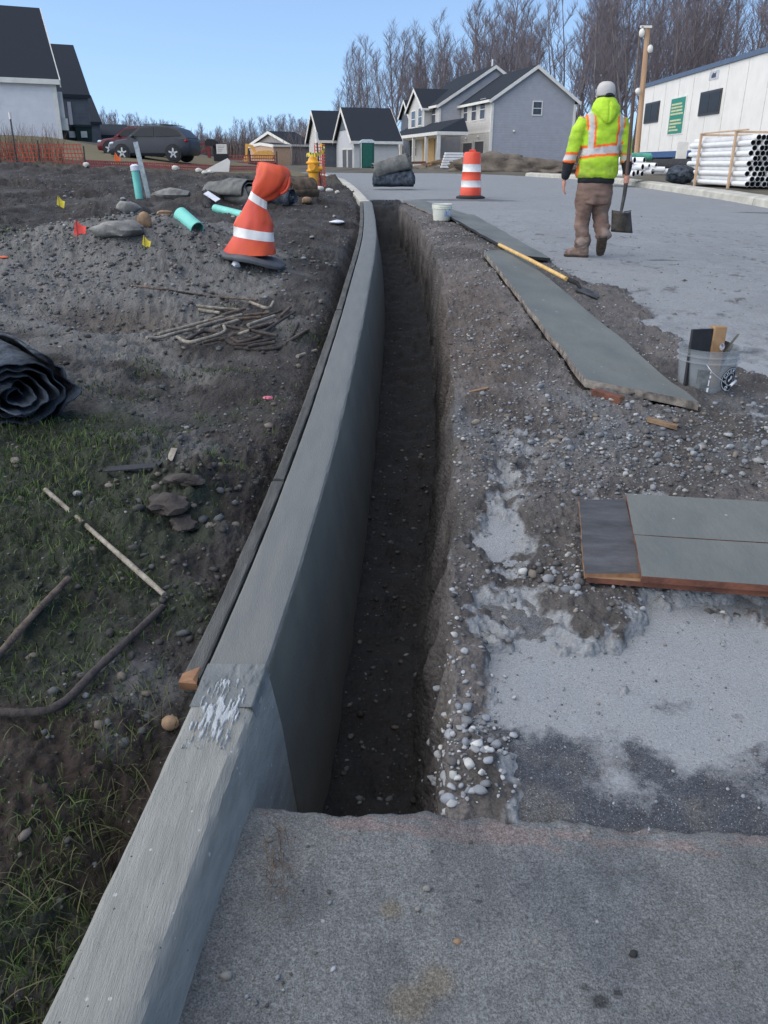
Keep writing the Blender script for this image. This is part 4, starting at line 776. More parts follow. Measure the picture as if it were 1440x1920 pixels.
for k,(a_,b_,r_,lb) in enumerate([(600,357,.15,'white concrete rubble lump at the foot of the hydrant'),(617,359,.13,'second white rubble lump, right of the hydrant foot'),(632,362,.09,'small white rubble piece nearest the pale curb'),(373,322,.12,'white foam block, leftmost of the row by the orange fence'),(384,326,.11,'low white foam block, second in the row by the fence'),(329,318,.14,'lone white foam chunk by the red silt fence'),(395,325,.12,'white foam block next to the slanted white panel'),(162,312,.13,'small pale block on the dirt edge below the dark house')]):
    lump('foam_block',a_,b_,r_*48,mat('white_rubble',srgb(206,202,192),srgb(180,176,168),scale=7,rough=.9,bump=.3,bscale=20),lb,'rubble',seed=30+k,sq=(1.1,.8,.7),amp=.3)
lump('clod',318,955,.075,mat('clay_clod',srgb(78,72,68),srgb(52,48,46),scale=14,rough=.95,bump=1,bscale=30),'large grey clod of clay on the soil near the form board','clod',seed=41,sq=(1,1,.5),sub=3,amp=.5)
lump('clod',345,985,.04,_m['clay_clod'],'smaller clay clod just below the large one','clod',seed=43,sq=(1,1.3,.5),sub=3,amp=.5)
lump('clod',345,905,.045,_m['clay_clod'],'clay clod above the large one by the black strip','clod',seed=45,sq=(1.3,1,.5),sub=3,amp=.5)
p=onL(323,862); slabthing('plastic_scrap',(p.x-.005,p.y-.03,p.z+.006),(p.x+.002,p.y+.04,p.z+.035),.026,.003,mat('dirty_plastic',srgb(158,150,138),srgb(120,112,102),scale=20,rough=.7),'bent pale plastic strip lying on the gravel patch','litter')
a_=onL(200,880,.012);b_=onL(300,872,.012); slabthing('black_strip',a_,b_,.045,.006,M_black,'flat black rubber strip at the edge of the grass','rubber strip',wdir=(0,1,.05))
a_=onL(386,361,.03);b_=onL(409,376,.02); slabthing('white_offcut',a_,b_,.10,.012,M_paper,'thin white panel lying flat beyond the green pipes','panel',wdir=(1,.4,.0))
M_teal=mat('teal_pvc',srgb(122,204,190),srgb(104,184,170),scale=5,rough=.45)
M_teali=mat('pipe_inside',srgb(60,120,112),srgb(50,100,94),rough=.7)
def pipe(name,A,B,r,label,m,mi_=None,cat='pipe',n=20,th=.12,group=None):
    A,B=Vector(A),Vector(B); mb=MB(); D=B-A; d=D.normalized(); ux=d.cross(Vector((.1,.2,1))).normalized(); uy=d.cross(ux); ri=r*(1-th)
    ring=lambda c,q:[c+(ux*math.cos(2*math.pi*j/n)+uy*math.sin(2*math.pi*j/n))*q for j in range(n)]
    mb.loft([ring(D,ri),ring(D,r),ring(Vector((0,0,0)),r),ring(Vector((0,0,0)),ri),ring(D-d*.002,ri)],cap=False)
    K=n; mb.m=[0]*K*3+[1]*K; o=mb.build(name,[m,mi_ or m],smooth=True,autos=50); o.location=A; return tag(o,label,cat,group)
c0=onL(262,371); c1=at(252,312,c0.y)
t=pipe('cleanout_pipe',c0-Vector((0,0,.1)),c1,7.*c0.y/F/1.08,'leaning teal sewer cleanout pipe with white cap standing in the soil',M_teal)
mb=MB(); d=(c1-c0); mb.tube([d*.86+Vector((0,0,.1)),d*.87+Vector((0,0,.1)),d*1.02+Vector((0,0,.1)),d*1.07+Vector((0,0,.1))],[v*7.*c0.y/F/1.08/.057 for v in (.06,.066,.066,.03)],16); mb.build('white_cap',M_paper,t,smooth=True,autos=40)
s0=at(262,306,c0.y+.25); s1=at(254,266,c0.y+.25); slabthing('marker_lath',s0-Vector((-.15,0,.9)),s1,9.*c0.y/F/1.08,.015,mat('grey_lath',srgb(176,184,186),srgb(140,148,152),scale=20,rough=.8),'weathered grey lath leaning behind the cleanout pipe','stake')
p0=onL(338,402,.03);p1=onL(370,430,.03); pipe('sewer_pipe',p1,p0,.062,'teal pipe offcut with open end facing the mound',M_teal,M_teali)
p0=onL(404,391,.04);p1=onL(456,404,.02); pipe('sewer_pipe',p0,p1,.055,'teal pipe lying beside the crushed drum',M_teal,M_teali)
pipe('black_pipe_end',onL(392,387,.02),onL(386,380,.05),.06,'dark pipe mouth poking from the soil left of the teal pipe',M_black,M_black)
def flag(px,py0,py1,m,label,w=.09):
    b_=onL(px,py0+8); top=at(px,py1,b_.y); t=thing('marker_flag',label,'marker flag',tuple(b_)); z=top.z-b_.z
    mb=MB(); mb.tube([(0,0,-.02),(.004,0,z)],.0022,5); mb.build('wire',M_metal,t)
    mb=MB(); mb.add([(0,0,z),(w*.45,.01,z*.62),(w*.9,-.01,z*.55),(w*.55,.012,z-w*1.5-.02),(-w*.35,.004,z-w*1.2)],[(0,1,2,3,4)]); mb.build('flag',m,t)
M_y=mat('flag_yellow',srgb(226,206,70),srgb(210,188,60),scale=20,rough=.6); M_r=mat('flag_red',srgb(240,90,80),srgb(222,76,66),scale=20,rough=.6)
flag(112,384,366,M_y,'yellow marker flag farthest up the dirt slope on the left'); flag(145,432,412,M_r,'red marker flag left of the broken concrete slab'); flag(272,460,440,M_y,'yellow marker flag in front of the broken concrete slab',.06)
flag(218,300,285,mat('flag_orange',srgb(244,120,60),rough=.6),'orange marker flag in the lawn before the parked car',.18)
# ================================================================ BUILDINGS
class Frame:
    def __init__(s,o,rz): s.o=Vector(o); s.rz=rz; s.c,s.s=math.cos(rz),math.sin(rz)
    def hit(s,px,py,ax,val):      # intersection of the view ray with local plane ax=val
        r=Vector(ray(px,py)); o=Vector((0,0,CH))-s.o
        lo=Vector((o.x*s.c+o.y*s.s,-o.x*s.s+o.y*s.c,o.z)); ld=Vector((r.x*s.c+r.y*s.s,-r.x*s.s+r.y*s.c,r.z))
        i={'x':0,'y':1,'z':2}[ax]; t=(val-lo[i])/ld[i]; return lo+ld*t
M_white=mat('white_trim',srgb(222,218,208),srgb(206,202,194),scale=3,rough=.6)
M_roof=mat('dark_shingles',srgb(52,57,64),srgb(40,44,50),scale=40,rough=.95,spec=.1,bump=.6,bscale=25,stretch=(1,1,4))
M_glass=mat('dark_window',srgb(50,56,66),srgb(70,78,90),scale=2,rough=.25,spec=.4)
def siding(name,c,c2,h=.2):
    if name in _m: return _m[name]
    m=mat(name,c,c2,scale=2,rough=.75,bump=0); t=m.node_tree; N=t.nodes; b=N['Principled BSDF']; g=N.new('ShaderNodeTexCoord'); w=N.new('ShaderNodeTexWave'); w.wave_type='BANDS'; w.bands_direction='Z'; w.wave_profile='SAW'; w.inputs['Scale'].default_value=.31416/h; w.inputs['Distortion'].default_value=0
    t.links.new(g.outputs['Object'],w.inputs[0]); bp=N.new('ShaderNodeBump'); bp.inputs['Strength'].default_value=.6; bp.inputs['Distance'].default_value=.03; t.links.new(w.outputs[0],bp.inputs['Height']); t.links.new(bp.outputs[0],b.inputs['Normal']); return m
M_grey=siding('grey_siding',srgb(166,167,172),srgb(157,158,164)); M_beige=siding('pale_siding',srgb(200,196,190),srgb(190,186,180)); M_dkgrey=siding('dark_siding',srgb(92,98,106),srgb(80,86,94)); M_wsid=siding('white_siding',srgb(222,222,224),srgb(212,212,216))
def gable_block(par,x0,x1,y0,y1,zb,ze,zr,axis,wm,nm='wall',rm=None,ov=.35,trim=True,sides=None,fm=None):
    """block with a gable roof; axis = direction of the ridge"""
    mb=MB(); xm,ym=(x0+x1)/2,(y0+y1)/2
    if axis=='y': P=[(x0,zb),(x1,zb),(x1,ze),(xm,zr),(x0,ze)]; mb.prism(P,y0,y1,'y')
    else: P=[(y0,zb),(y1,zb),(y1,ze),(ym,zr),(y0,ze)]; mb.prism(P,x0,x1,'x')
    if fm is not None:   # side faces in a second wall colour
        mb.m=[0,0]+[1]*5
    mb.build(nm,[wm]+([fm] if fm is not None else []),par)
    mb=MB(); th=.18
    half=(x1-x0)/2 if axis=='y' else (y1-y0)/2; sl=(zr-ze)/half; d=.005
    for sg in (-1,1):
        a,b=(half+ov),0; za,zb_=ze-ov*sl+d,zr+d
        prof=[(sg*a,za),(sg*b,zb_),(sg*b,zb_+th),(sg*a,za+th)]
        if axis=='y': mb.prism([(xm+p,z) for p,z in prof],y0-ov,y1+ov,'y')
        else: mb.prism([(ym+p,z) for p,z in prof],x0-ov,x1+ov,'x')
    rf=mb.build('roof',rm or M_roof,par)
    if trim:
        mb=MB()
        for e in (-1,1):
            for sg in (-1,1):
                a=half+ov+.02; za,zb_=ze-(ov+.02)*sl+d,zr+d; prof=[(sg*a,za-.14),(sg*0,zb_-.14),(sg*0,zb_+th*.9),(sg*a,za+th*.9)]
                if axis=='y': yy=(y0-ov-.05) if e<0 else (y1+ov+.003); mb.prism([(xm+p,z) for p,z in prof],yy,yy+.047,'y')
                else: xx=(x0-ov-.05) if e<0 else (x1+ov+.003); mb.prism([(ym+p,z) for p,z in prof],xx,xx+.047,'x')
        for sg in (-1,1):
            a=half+ov; za=ze-ov*sl
            if axis=='y': q=sorted((xm+sg*(a+.003),xm+sg*(a+.11))); mb.box(q[0],q[1],y0-ov,y1+ov,za-.05,za+.16)
            else: q=sorted((ym+sg*(a+.003),ym+sg*(a+.11))); mb.box(x0-ov,x1+ov,q[0],q[1],za-.05,za+.16)
        mb.build('fascia',M_white,rf)
    return rf
def window(par,ax,val,a0,a1,z0,z1,out=-1,mull=True,name='window',fw=.09,door=False,m=None):
    """frame + glass on plane ax=val, sticking out to side `out`"""
    def bx(mb,p0,p1,q0,q1,d0,d1):
        lo,hi=sorted((val+out*d0,val+out*d1))
        if ax=='x': mb.box(lo,hi,p0,p1,q0,q1)
        else: mb.box(p0,p1,lo,hi,q0,q1)
    a0,a1=sorted((a0,a1)); z0,z1=sorted((z0,z1)); mb=MB()
    for (p0,p1,q0,q1) in ((a0-fw,a0,z0-fw,z1+fw),(a1,a1+fw,z0-fw,z1+fw),(a0,a1,z1,z1+fw),(a0,a1,z0-fw,z0)): bx(mb,p0,p1,q0,q1,.0,.06)
    if mull: bx(mb,a0,a1,(z0+z1)/2-.03,(z0+z1)/2+.03,.0,.045)
    f=mb.build(name,M_white,par); mb=MB(); bx(mb,a0,a1,z0,z1,.0,.03); mb.build('pane' if not door else 'door_panel',m or M_glass,f); return f
def boxpart(par,name,m,*b): mb=MB(); mb.box(*b); return mb.build(name,m,par)
# --- big grey house
A=at(918,302,80.); zb=.75; FH=Frame((A.x,80.,0),math.radians(12))
ho=thing('grey_house','large two-storey grey house with plain gable wall and front porch','house',(A.x,80.,0),math.radians(12))
hit=FH.hit
ze=hit(916,185,'y',0).z; xr_=hit(1069,300,'y',0).x; zr=hit(1003,126,'y',0).z
gable_block(ho,0,xr_,0,9.4,zb,ze,zr,'y',M_grey,fm=M_beige)
mz=hit(825,196,'y',9.4); x0m=mz.x; zem=mz.z; zrm=hit(928,126,'y',9.4).z; xpk=hit(928,126,'y',9.4).x; x1m=2*xpk-x0m; y1m=hit(768,215,'x',x0m).y
gable_block(ho,x0m,x1m,9.41,y1m,zb-.02,zem,zrm,'y',M_grey,fm=M_beige)
mb=MB()
for xx,yy,z1 in ((.0,-.03,ze),(xr_,-.03,ze),(x0m-.02,9.36,zem)): mb.box(xx-.11,xx+.11,yy-.06,yy+.02,zb,z1-.3)
mb.box(-.03,-.006,.15,9.35,hit(915,246,'x',0).z-.1,hit(915,246,'x',0).z+.1); mb.box(-.08,-.006,.02,.2,zb,ze-.4); mb.box(xr_+.006,xr_+.12,-.02,.1,zb,ze-.3)
mb.build('corner_trim',M_white,ho)
a=hit(1000.5,191,'y',0);b=hit(1014,215,'y',0); window(ho,'y',0,a.x,b.x,b.z,a.z)
for p0,p1,q0,q1 in ((870.5,876.5,196,227),(886,893,192,225),(902,909.5,188,222)):
    a=hit(p0,q0,'x',0);b=hit(p1,q1,'x',0); window(ho,'x',0,a.y,b.y,b.z,a.z)
for p0,p1,q0 in ((869,886,269),(891,908,266)):
    a=hit(p0,q0,'x',0);b=hit(p1,q0,'x',0); window(ho,'x',0,a.y,b.y,zb+.1,a.z,mull=False,name='garage_door',door=True,m=mat('garage_panel',srgb(84,84,88),srgb(70,70,74),scale=3,rough=.5))
mb=MB()
for p in ((875,260),(898,257)): q=hit(*p,'x',0); mb.ell((-.1,q.y,q.z),(.1,.1,.12),8,6)
q=hit(963,246,'y',0); mb.ell((q.x,-.1,q.z),(.12,.1,.10),8,6); mb.build('wall_light',M_white,ho,smooth=True)
for i,(xx,yy,zz) in enumerate(((xpk,10.2,zrm),(xr_-.8,4,ze))): mb=MB(); mb.lathe([(.09,zz),(.09,zz+.75)],8,xx,yy); mb.build('vent_pipe',M_white,ho)
# front face: bay with cross gable, windows, porch
xb=x0m-.8
ya=hit(796,200,'x',xb).y; yb=hit(766,200,'x',xb).y; zt=hit(786,168,'x',xb).z; zbb=hit(796,238,'x',xb).z
zbe=hit(796,203,'x',xb).z
gable_block(ho,xb,x0m+4.5,ya,yb,zbb,zbe,zt,'x',M_beige,nm='bay_wall',ov=.3)
yc=hit(752,200,'x',x0m-.2).y; gable_block(ho,x0m-.2,x0m+4.5,yb+1.4,yb+6.0,zb,zbe-.3,zt-.6,'x',M_dkgrey,nm='wing_wall',ov=.3)
for xx,p0,p1,q0,q1 in ((xb,772.5,779,210,238),(xb,785.5,791.5,204,234),(x0m,805,817,201,230)):
    a=hit(p0,q0,'x',xx);b=hit(p1,q1,'x',xx); window(ho,'x',xx,a.y,b.y,b.z,a.z)
xp=x0m-2.6; y_a=hit(823,250,'x',xp).y; y_b=hit(727,257,'x',xp).y; zp=hit(800,249,'x',xp).z
mb=MB(); mb.add([(xp-.2,y_a-.2,zp),(x0m-.006,y_a-.2,zp),(x0m-.006,y_b,zp),(xp-.2,y_b,zp),(x0m-.006,y_a+1.2,zp+1.15),(x0m-.006,y_b-.5,zp+1.15)],[(3,2,1,0),(0,1,4),(0,4,5,3),(2,3,5),(1,2,5,4)]); mb.build('porch_roof',M_roof,ho)
mb=MB(); mb.box(xp-.2,x0m-.006,y_a-.2,y_b,zp-.28,zp-.006); mb.build('porch_beam',M_white,ho)
for k in range(5):
    yy=y_a+(y_b-y_a)*[0,.2,.43,.7,.98][k]; mb=MB(); mb.box(xp-.14,xp+.14,yy-.14,yy+.14,zb+.35,zp-.285); mb.build('porch_post',M_white,ho)
boxpart(ho,'porch_floor',M_lightc,xp-.3,x0m-.01,y_a-.3,y_b,zb-.1,zb+.35)
a=hit(793,258,'x',x0m-.05);b=hit(814,300,'x',x0m-.05); boxpart(ho,'plywood_door',mat('plywood',srgb(204,168,118),srgb(186,150,100),scale=4,rough=.8),x0m-.08,x0m-.01,*sorted((a.y,b.y)),zb+.36,a.z)
a=hit(771,262,'x',x0m);b=hit(781,292,'x',x0m); window(ho,'x',x0m,a.y,b.y,b.z,a.z)
# --- dark-roofed houses in the middle distance
def pt(px,Y): r=ray(px,310); return Vector((r[0]/r[1]*Y,Y,0))
def side_house(name,label,pxA,YA,pxB,YB,depth,pye,pyr,wm,zb=.7,fm=None,ov=.3):
    A,B=pt(pxA,YA),pt(pxB,YB); d=B-A; rz=math.atan2(d.y,d.x); L_=d.length; h=thing(name,label,'house',tuple(A),rz); Fr=Frame(A,rz)
    ze=Fr.hit(pxA,pye,'y',-.0).z; zr=Fr.hit((pxA+pxB)/2,pyr,'y',depth/2).z
    gable_block(h,0,L_,0,depth,zb,ze,zr,'x',wm,fm=fm,ov=ov); return h,Fr,L_,ze,zr
h,Fr,L_,ze,zr=side_house('white_garage_house','low white garage house with steep black roof behind the portable toilet',664,72,746,72.8,8.5,264,207,mat('white_wall',srgb(190,190,190),srgb(180,180,182),scale=2,rough=.8),fm=mat('white_wall'if 0 else 'pale_wall',srgb(196,194,190),srgb(186,184,180),scale=2,rough=.8))
for p0,p1 in ((643,651),(653,662)):
    a=Fr.hit(p0,281,'x',0);b=Fr.hit(p1,281,'x',0); window(h,'x',0,a.y,b.y,.8,a.z,mull=False,name='garage_door',door=True,m=_m['garage_panel'])
a=Fr.hit(652,222,'x',0); mb=MB(); hw=4.25*(zr-(ze+.9))/(zr-ze)-.25; mb.prism([(4.25-hw,ze+.9),(4.25+hw,ze+.9),(4.25,zr-.3)],-.05,-.006,'x'); mb.build('gable_shingles',M_dkgrey,h)
h,Fr,L_,ze,zr=side_house('dark_house','charcoal house with black roof, left of the white garage house',604,80,652,80.6,6.5,262,212,M_beige,fm=M_dkgrey)
h,Fr,L_,ze,zr=side_house('framed_house','half-built pale house with a small dark roof behind the pickup truck',548,104,590,106,9,272,251,siding('tan_siding',srgb(160,150,144),srgb(146,138,134)))
h,Fr,L_,ze,zr=side_house('timber_frame','bare timber house frame standing beside the half-built pale house',514,98,545,99,7,274,271,mat('bare_sheathing',srgb(190,160,132),srgb(170,142,118),scale=6,rough=.9),ov=.05)
# --- left houses
A=at(120,276,42.); FL=Frame((A.x,42,0),math.radians(24.7)); zb=float(base_left(A.x,42.))-.3
h=thing('white_house','pale-sided house with a tall dark roof at the far left','house',(A.x,42,0),math.radians(24.7))
zbw=A.z-.2; ze=FL.hit(118,153,'y',0).z; zr=FL.hit(60,22,'y',5.2).z
gable_block(h,-14,0,0,10.4,zbw-1,ze,zr,'x',M_dkgrey,fm=M_wsid,ov=.15)
boxpart(h,'corner_trim',M_white,-.16,-.0,-.03,-.006,zbw,ze-.2)
mb=MB(); mb.box(-.3,.25,.3,.7,ze-1.5,ze-.4); mb.box(-.1,.35,.35,.6,ze-2.0,ze-1.5); mb.build('meter_box',M_white,h)
def lhouse(name,label,pxr,Y,pye,pyr,pyb,depth,w,wm,rz=24.7):
    A=at(pxr,pyb,Y); Fr=Frame((A.x,Y,0),math.radians(rz)); h=thing(name,label,'house',(A.x,Y,0),math.radians(rz)); ze=Fr.hit(pxr-3,pye,'y',0).z; zr=Fr.hit(pxr-12,pyr,'y',depth/2).z
    gable_block(h,-w,0,0,depth,A.z-1,ze,zr,'x',wm,ov=.15,trim=False); return h,Fr,ze,zr,A
h,Fr,ze,zr,A_=lhouse('dark_house','charcoal house right behind the white-sided house',176,55,182,92,284,11,10,M_dkgrey)
mb=MB(); mb.box(-1.2,-1.0,-.06,-.006,A_.z,ze-.3); mb.build('downpipe',M_grey,h)
h,Fr,ze,zr,A_=lhouse('dark_house','narrow charcoal house peeking out behind the other dark house',193,68,232,184,286,9,10,M_dkgrey)
lhouse('low_dark_building','low dark-roofed building far behind the red car',256,75,258,238,290,10,12,M_dkgrey)
# bins
for k,(px,lb) in enumerate(((138,'dark green wheeled bin against the dark house, left of two'),(160,'dark green wheeled bin against the dark house, right of two'))):
    p=at(px,282,47.); t=thing('wheeled_bin',lb,'bin',tuple(p),.4); mb=MB(); mb.loft([[(-.33,-.33,0),(.33,-.33,0),(.33,.33,0),(-.33,.33,0)],[(-.42,-.42,1.1),(.42,-.42,1.1),(.42,.42,1.1),(-.42,.42,1.1)]]); mb.build('body',mat('bin_green',srgb(34,58,52),rough=.6),t); mb=MB(); mb.box(-.45,.45,-.47,.45,1.105,1.2); mb.build('lid',mat('bin_lid',srgb(50,56,58),rough=.6),t); mb=MB(); mb.box(-.15,.15,-.46,-.425,.6,.9); mb.build('white_sticker',M_white,t)
# --- site trailer
XT=12.0
FT=Frame((XT,0,0),0.); a=FT.hit(1207,164,'x',0); yf=a.y; zt=FT.hit(1440,104,'x',0); z1=(a.z*.7+zt.z*.3); z0=FT.hit(1240,284,'x',0).z
t=thing('site_trailer','long white site office trailer with green sign and two dark windows','trailer',(XT,0,0))
M_tw=mat('trailer_white',srgb(226,222,214),srgb(216,212,204),scale=1.5,rough=.6); 
y0=20.5
mb=MB(); mb.box(0,3.2,y0,yf,z0,z1); bd=mb.build('body',M_tw,t)
for k in range(1,13): 
    yy=y0+(yf-y0)*k/13; mb=MB(); mb.box(-.012,-.003,yy-.012,yy+.012,z0+.02,z1-.02); mb.build('panel_seam',mat('seam',srgb(214,211,204),rough=.7),bd)
M_btrim=mat('blue_grey_trim',srgb(84,100,122),srgb(74,88,108),rough=.5)
boxpart(t,'roof_trim',M_btrim,-.07,3.27,y0-.07,yf+.07,z1+.003,z1+.16); boxpart(t,'base_rail',mat('blue_rail',srgb(62,92,136),srgb(54,80,120),rough=.6),-.03,3.23,y0-.03,yf+.03,z0-.24,z0-.003)
for p0,p1,q0,q1 in ((1212.5,1234,191,231),(1316.5,1349,169,216)):
    a=FT.hit(p0,(q0+3),'x',0);b=FT.hit(p1,q1-4,'x',0); fr=MB(); ya,yb=sorted((a.y,b.y)); za=FT.hit((p0+p1)/2,q0+1,'x',0).z; zb_=FT.hit((p0+p1)/2,q1-1,'x',0).z
    fr.box(-.05,-.004,ya,yb,zb_,za); f=fr.build('window',mat('window_frame',srgb(66,66,68),rough=.5),t)
    mb=MB(); ym=(ya+yb)/2; mb.box(-.06,-.051,ya+.07,ym-.04,zb_+.07,za-.07); mb.box(-.06,-.051,ym+.04,yb-.07,zb_+.07,za-.07); mb.build('pane',mat('tinted_pane',srgb(48,50,54),rough=.4,spec=.2),f)
a=FT.hit(1260,186,'x',0);b=FT.hit(1284,182,'x',0); zs0=FT.hit(1270,250,'x',0).z; zs1=FT.hit(1272,184,'x',0).z; ya,yb=sorted((FT.hit(1258,200,'x',0).y,FT.hit(1285,200,'x',0).y))
sg=boxpart(t,'sign_board',M_white,-.02,-.003,ya-.12,yb+.02,zs0-.05,zs1+.03)
boxpart(sg,'green_panel',mat('sign_green',srgb(46,136,118),srgb(40,124,108),rough=.6),-.03,-.021,ya,yb-.08,zs0,zs1)
mb=MB(); r_=random.Random(5)
for k in range(9):
    if k==4: continue
    z=zs1-.22-(zs1-zs0)*.78*k/8.5; w=(yb-ya)*(.45+.4*r_.random()); yl=yb-.2; mb.box(-.036,-.031,yl-w,yl,z-.035,z+.03)
mb.build('text_line',mat('sign_cream',srgb(206,206,160),rough=.7),sg)
a=FT.hit(1332,133,'x',0);b=FT.hit(1347,148,'x',0); mk=boxpart(t,'logo_plate',mat('plate_grey',srgb(196,198,202),rough=.7),-.015,-.003,*sorted((a.y,b.y)),FT.hit(1340,149,'x',0).z,FT.hit(1340,133,'x',0).z)
zc=(FT.hit(1340,149,'x',0).z+FT.hit(1340,133,'x',0).z)/2; yc=(a.y+b.y)/2; mb=MB(); mb.prism([(yc-.22,zc-.08),(yc+.22,zc-.08),(yc+.22,zc),(yc+.08,zc+.1),(yc-.1,zc+.05),(yc-.22,zc+.1)],-.02,-.016,'x'); mb.build('logo_mark',mat('logo_dark',srgb(70,78,96),rough=.7),mk)
mb=MB()
for k in range(6):
    yy=y0+1+(yf-y0-2)*k/5; mb.box(.2,.6,yy-.2,yy+.2,.55,z0-.245); 
mb.build('support_pier',M_lightc,t)
boxpart(t,'underside_shade',M_black,.9,3.0,y0+.3,yf-.3,.55,z0-.245)  # solid black block stands in for the shade under the trailer
# --- pipe bundle: every pipe on its own
XB=8.75; PF=Frame((XB,0,0),0.); yn=PF.hit(1398,330,'x',0).y; yfB=PF.hit(1286,330,'x',0).y; zlo=PF.hit(1340,344,'x',0).z-.04; zhi=PF.hit(1340,258,'x',0).z
M_pvc=mat('white_pvc',srgb(228,228,226),srgb(214,214,214),scale=2,rough=.45); M_in=mat('pipe_bore',srgb(26,27,30),srgb(34,35,38),scale=2,rough=.8)  # bores coloured near-black for the shade inside the pipes
NR=10; R0=(zhi-zlo)/NR/1.76; pr=None; cnt=0
ladj=['bottom','second','third','fourth','fifth','sixth','seventh','eighth','ninth','top']
for i in range(NR):
    for j in range(9):
        x=XB+R0+j*R0*2.02+(R0 if i%2 else 0); z=zlo+R0+i*R0*1.75; yo=rnd.uniform(-.10,.12)
        if pr is None:
            pr=pipe('pvc_pipe',(0,0,0),(0,yfB-yn,0),R0*.97,'x',M_pvc,M_in,'pipe',n=14,th=.10)
            mb=MB(); mb.tube([(0,.02,0),(0,.03,0)],R0*.86,12); mb.build('bore_shadow',M_in,pr).location=(0,.10,0); o=pr
        else: o=copy_tree(pr)
        o.location=(x,yn+yo,z); lb=f'white drain pipe in the {ladj[i]} row of the banded bundle' 
        if j==0: lb=f'white drain pipe at the road side of the {ladj[i]} bundle row'
        tag(o,lb,'pipe',f'pipes of the {ladj[i]} bundle row' if j else 'pipes of the banded bundle')
M_bat=mat('batten_wood',srgb(196,168,140),srgb(176,148,120),scale=4,rough=.8)
wB=9*R0*2.02+R0
for k,(px,lb) in enumerate(((1308,'upright timber band frame at the far end of the pipe bundle'),(1372,'upright timber band frame at the near end of the pipe bundle'))):
    y=PF.hit(px,300,'x',-.06).y; t=thing('timber_frame',lb,'timber frame',(XB,y,zlo)); H2=zhi-zlo+.06
    boxpart(t,'upright',M_bat,-.075,-.03,-.05,.05,-.12,H2); boxpart(t,'upright',M_bat,wB+.03,wB+.075,-.05,.05,-.12,H2); boxpart(t,'top_bar',M_bat,-.075,wB+.075,-.05,.05,H2+.003,H2+.05)
t_=slabthing('top_batten',(XB-.05,PF.hit(1308,300,'x',-.06).y,zhi+.12),(XB-.05,yn+.2,zhi+.12),.08,.03,M_bat,'timber batten running along the top road-side edge of the pipe bundle','batten')
# loose pipes
r_=random.Random(9); k=0
LP=[(1172,326,1,0),(1180,322,1,0),(1188,326,1,0),(1196,323,1,0),(1204,326,1,0),(1176,312,1,1),(1186,310,1,1),(1196,312,1,1),(1205,313,1,1),(1180,301,1,2),(1190,300,1,2),(1208,300,1,2),(1217,312,1,0),(1224,322,1,0),(1213,322,1,0),(1230,311,1,1),(1240,322,2,0),(1262,322,2,0),(1246,318,2,0)]
for (px,py,kd,lv) in LP:
    p=at(px,py,27.+r_.uniform(-.6,.6)); dd=Vector((-.75+r_.uniform(-.25,.25),.85,0)) if kd==1 else Vector((-.95,.25,0)); dd.normalize()
    pipe('pvc_pipe',p,p+dd*r_.uniform(1.0,1.9)+Vector((0,0,r_.uniform(-.05,.05))),.075+.015*r_.random(),
      'white pipe offcut in the loose pile between pole and bundle' if kd==1 else 'white pipe lying flat in front of the black pipe',M_pvc,M_in,'pipe',n=14,group='loose white pipes by the trailer')
p=at(1172,294,28.5); pipe('green_pipe',p,p+Vector((.9,.4,0)),.12,'green pipe piece on top of the loose white pile',mat('green_pvc',srgb(96,176,150),rough=.5),M_in,'pipe')
pipe('black_pipe',at(1300,312,27.),at(1228,312,28.2),.22,'large black corrugated pipe lying under the trailer edge',M_black,M_black,'pipe')
p=at(1282,334,25.8); o=lump('black_tarp',1282,334,.4,M_geo,'black tarp heap between loose pipes and the bundle','tarp',fn=lambda a,b:p,seed=61,sq=(1.3,.8,.55),sub=3,amp=.4)
p=at(1275,306,28.5); slabthing('white_notice',p,p+Vector((0.04,0.1,.62)),.34,.03,M_white,'small white notice board leaning below the trailer','notice board')
# --- pole and second pole
p0=at(1193,298,33.); p1=at(1215,52,33.)
t=thing('utility_pole','leaning tan timber pole with camera and lamp beside the trailer','pole',tuple(p0)); d=p1-p0
mb=MB(); mb.tube([-d*.04,d*.3,d*.65,d],[.10,.097,.092,.085],12); mb.build('pole',mat('new_pole_wood',srgb(190,156,124),srgb(164,130,100),scale=3,rough=.8,stretch=(4,4,.3),bump=.3,bscale=8),t,smooth=True,autos=50)
mb=MB(); mb.box(-.30,.1,-.04,.04,d.z-.02,d.z+.05); mb.ell((-.22,0,d.z-.17),(.10,.10,.14),12,8); mb.box(-.25,-.19,-.04,.04,d.z-.1,d.z+.02)
for i in range(len(mb.v)): mb.v[i]=(mb.v[i][0]+d.x,mb.v[i][1]-.1,mb.v[i][2])
mb.build('camera_arm',M_white,t,smooth=True,autos=40)
q=at(1216,93,33.)-p0; mb=MB(); mb.ell((q.x,q.y-.2,q.z),(.10,.10,.13),10,8); mb.build('flood_lamp',M_white,t,smooth=True)
q=at(1193,172,33.)-p0; mb=MB(); mb.ell((q.x,q.y-.2,q.z),(.10,.10,.11),10,8); mb.build('flood_lamp',M_white,t,smooth=True)
pA=at(1192,190,36.); pB=at(1200,60,36.); t=thing('thin_pole','thin dark pole standing just behind the tan timber pole','pole',(pA.x,36,.8)); mb=MB(); mb.tube([(0,0,0),(pB.x-pA.x,0,pB.z-.8)],[.045,.035],8); mb.build('pole',mat('old_pole',srgb(104,92,84),srgb(80,70,64),scale=3,rough=.9),t,smooth=True)
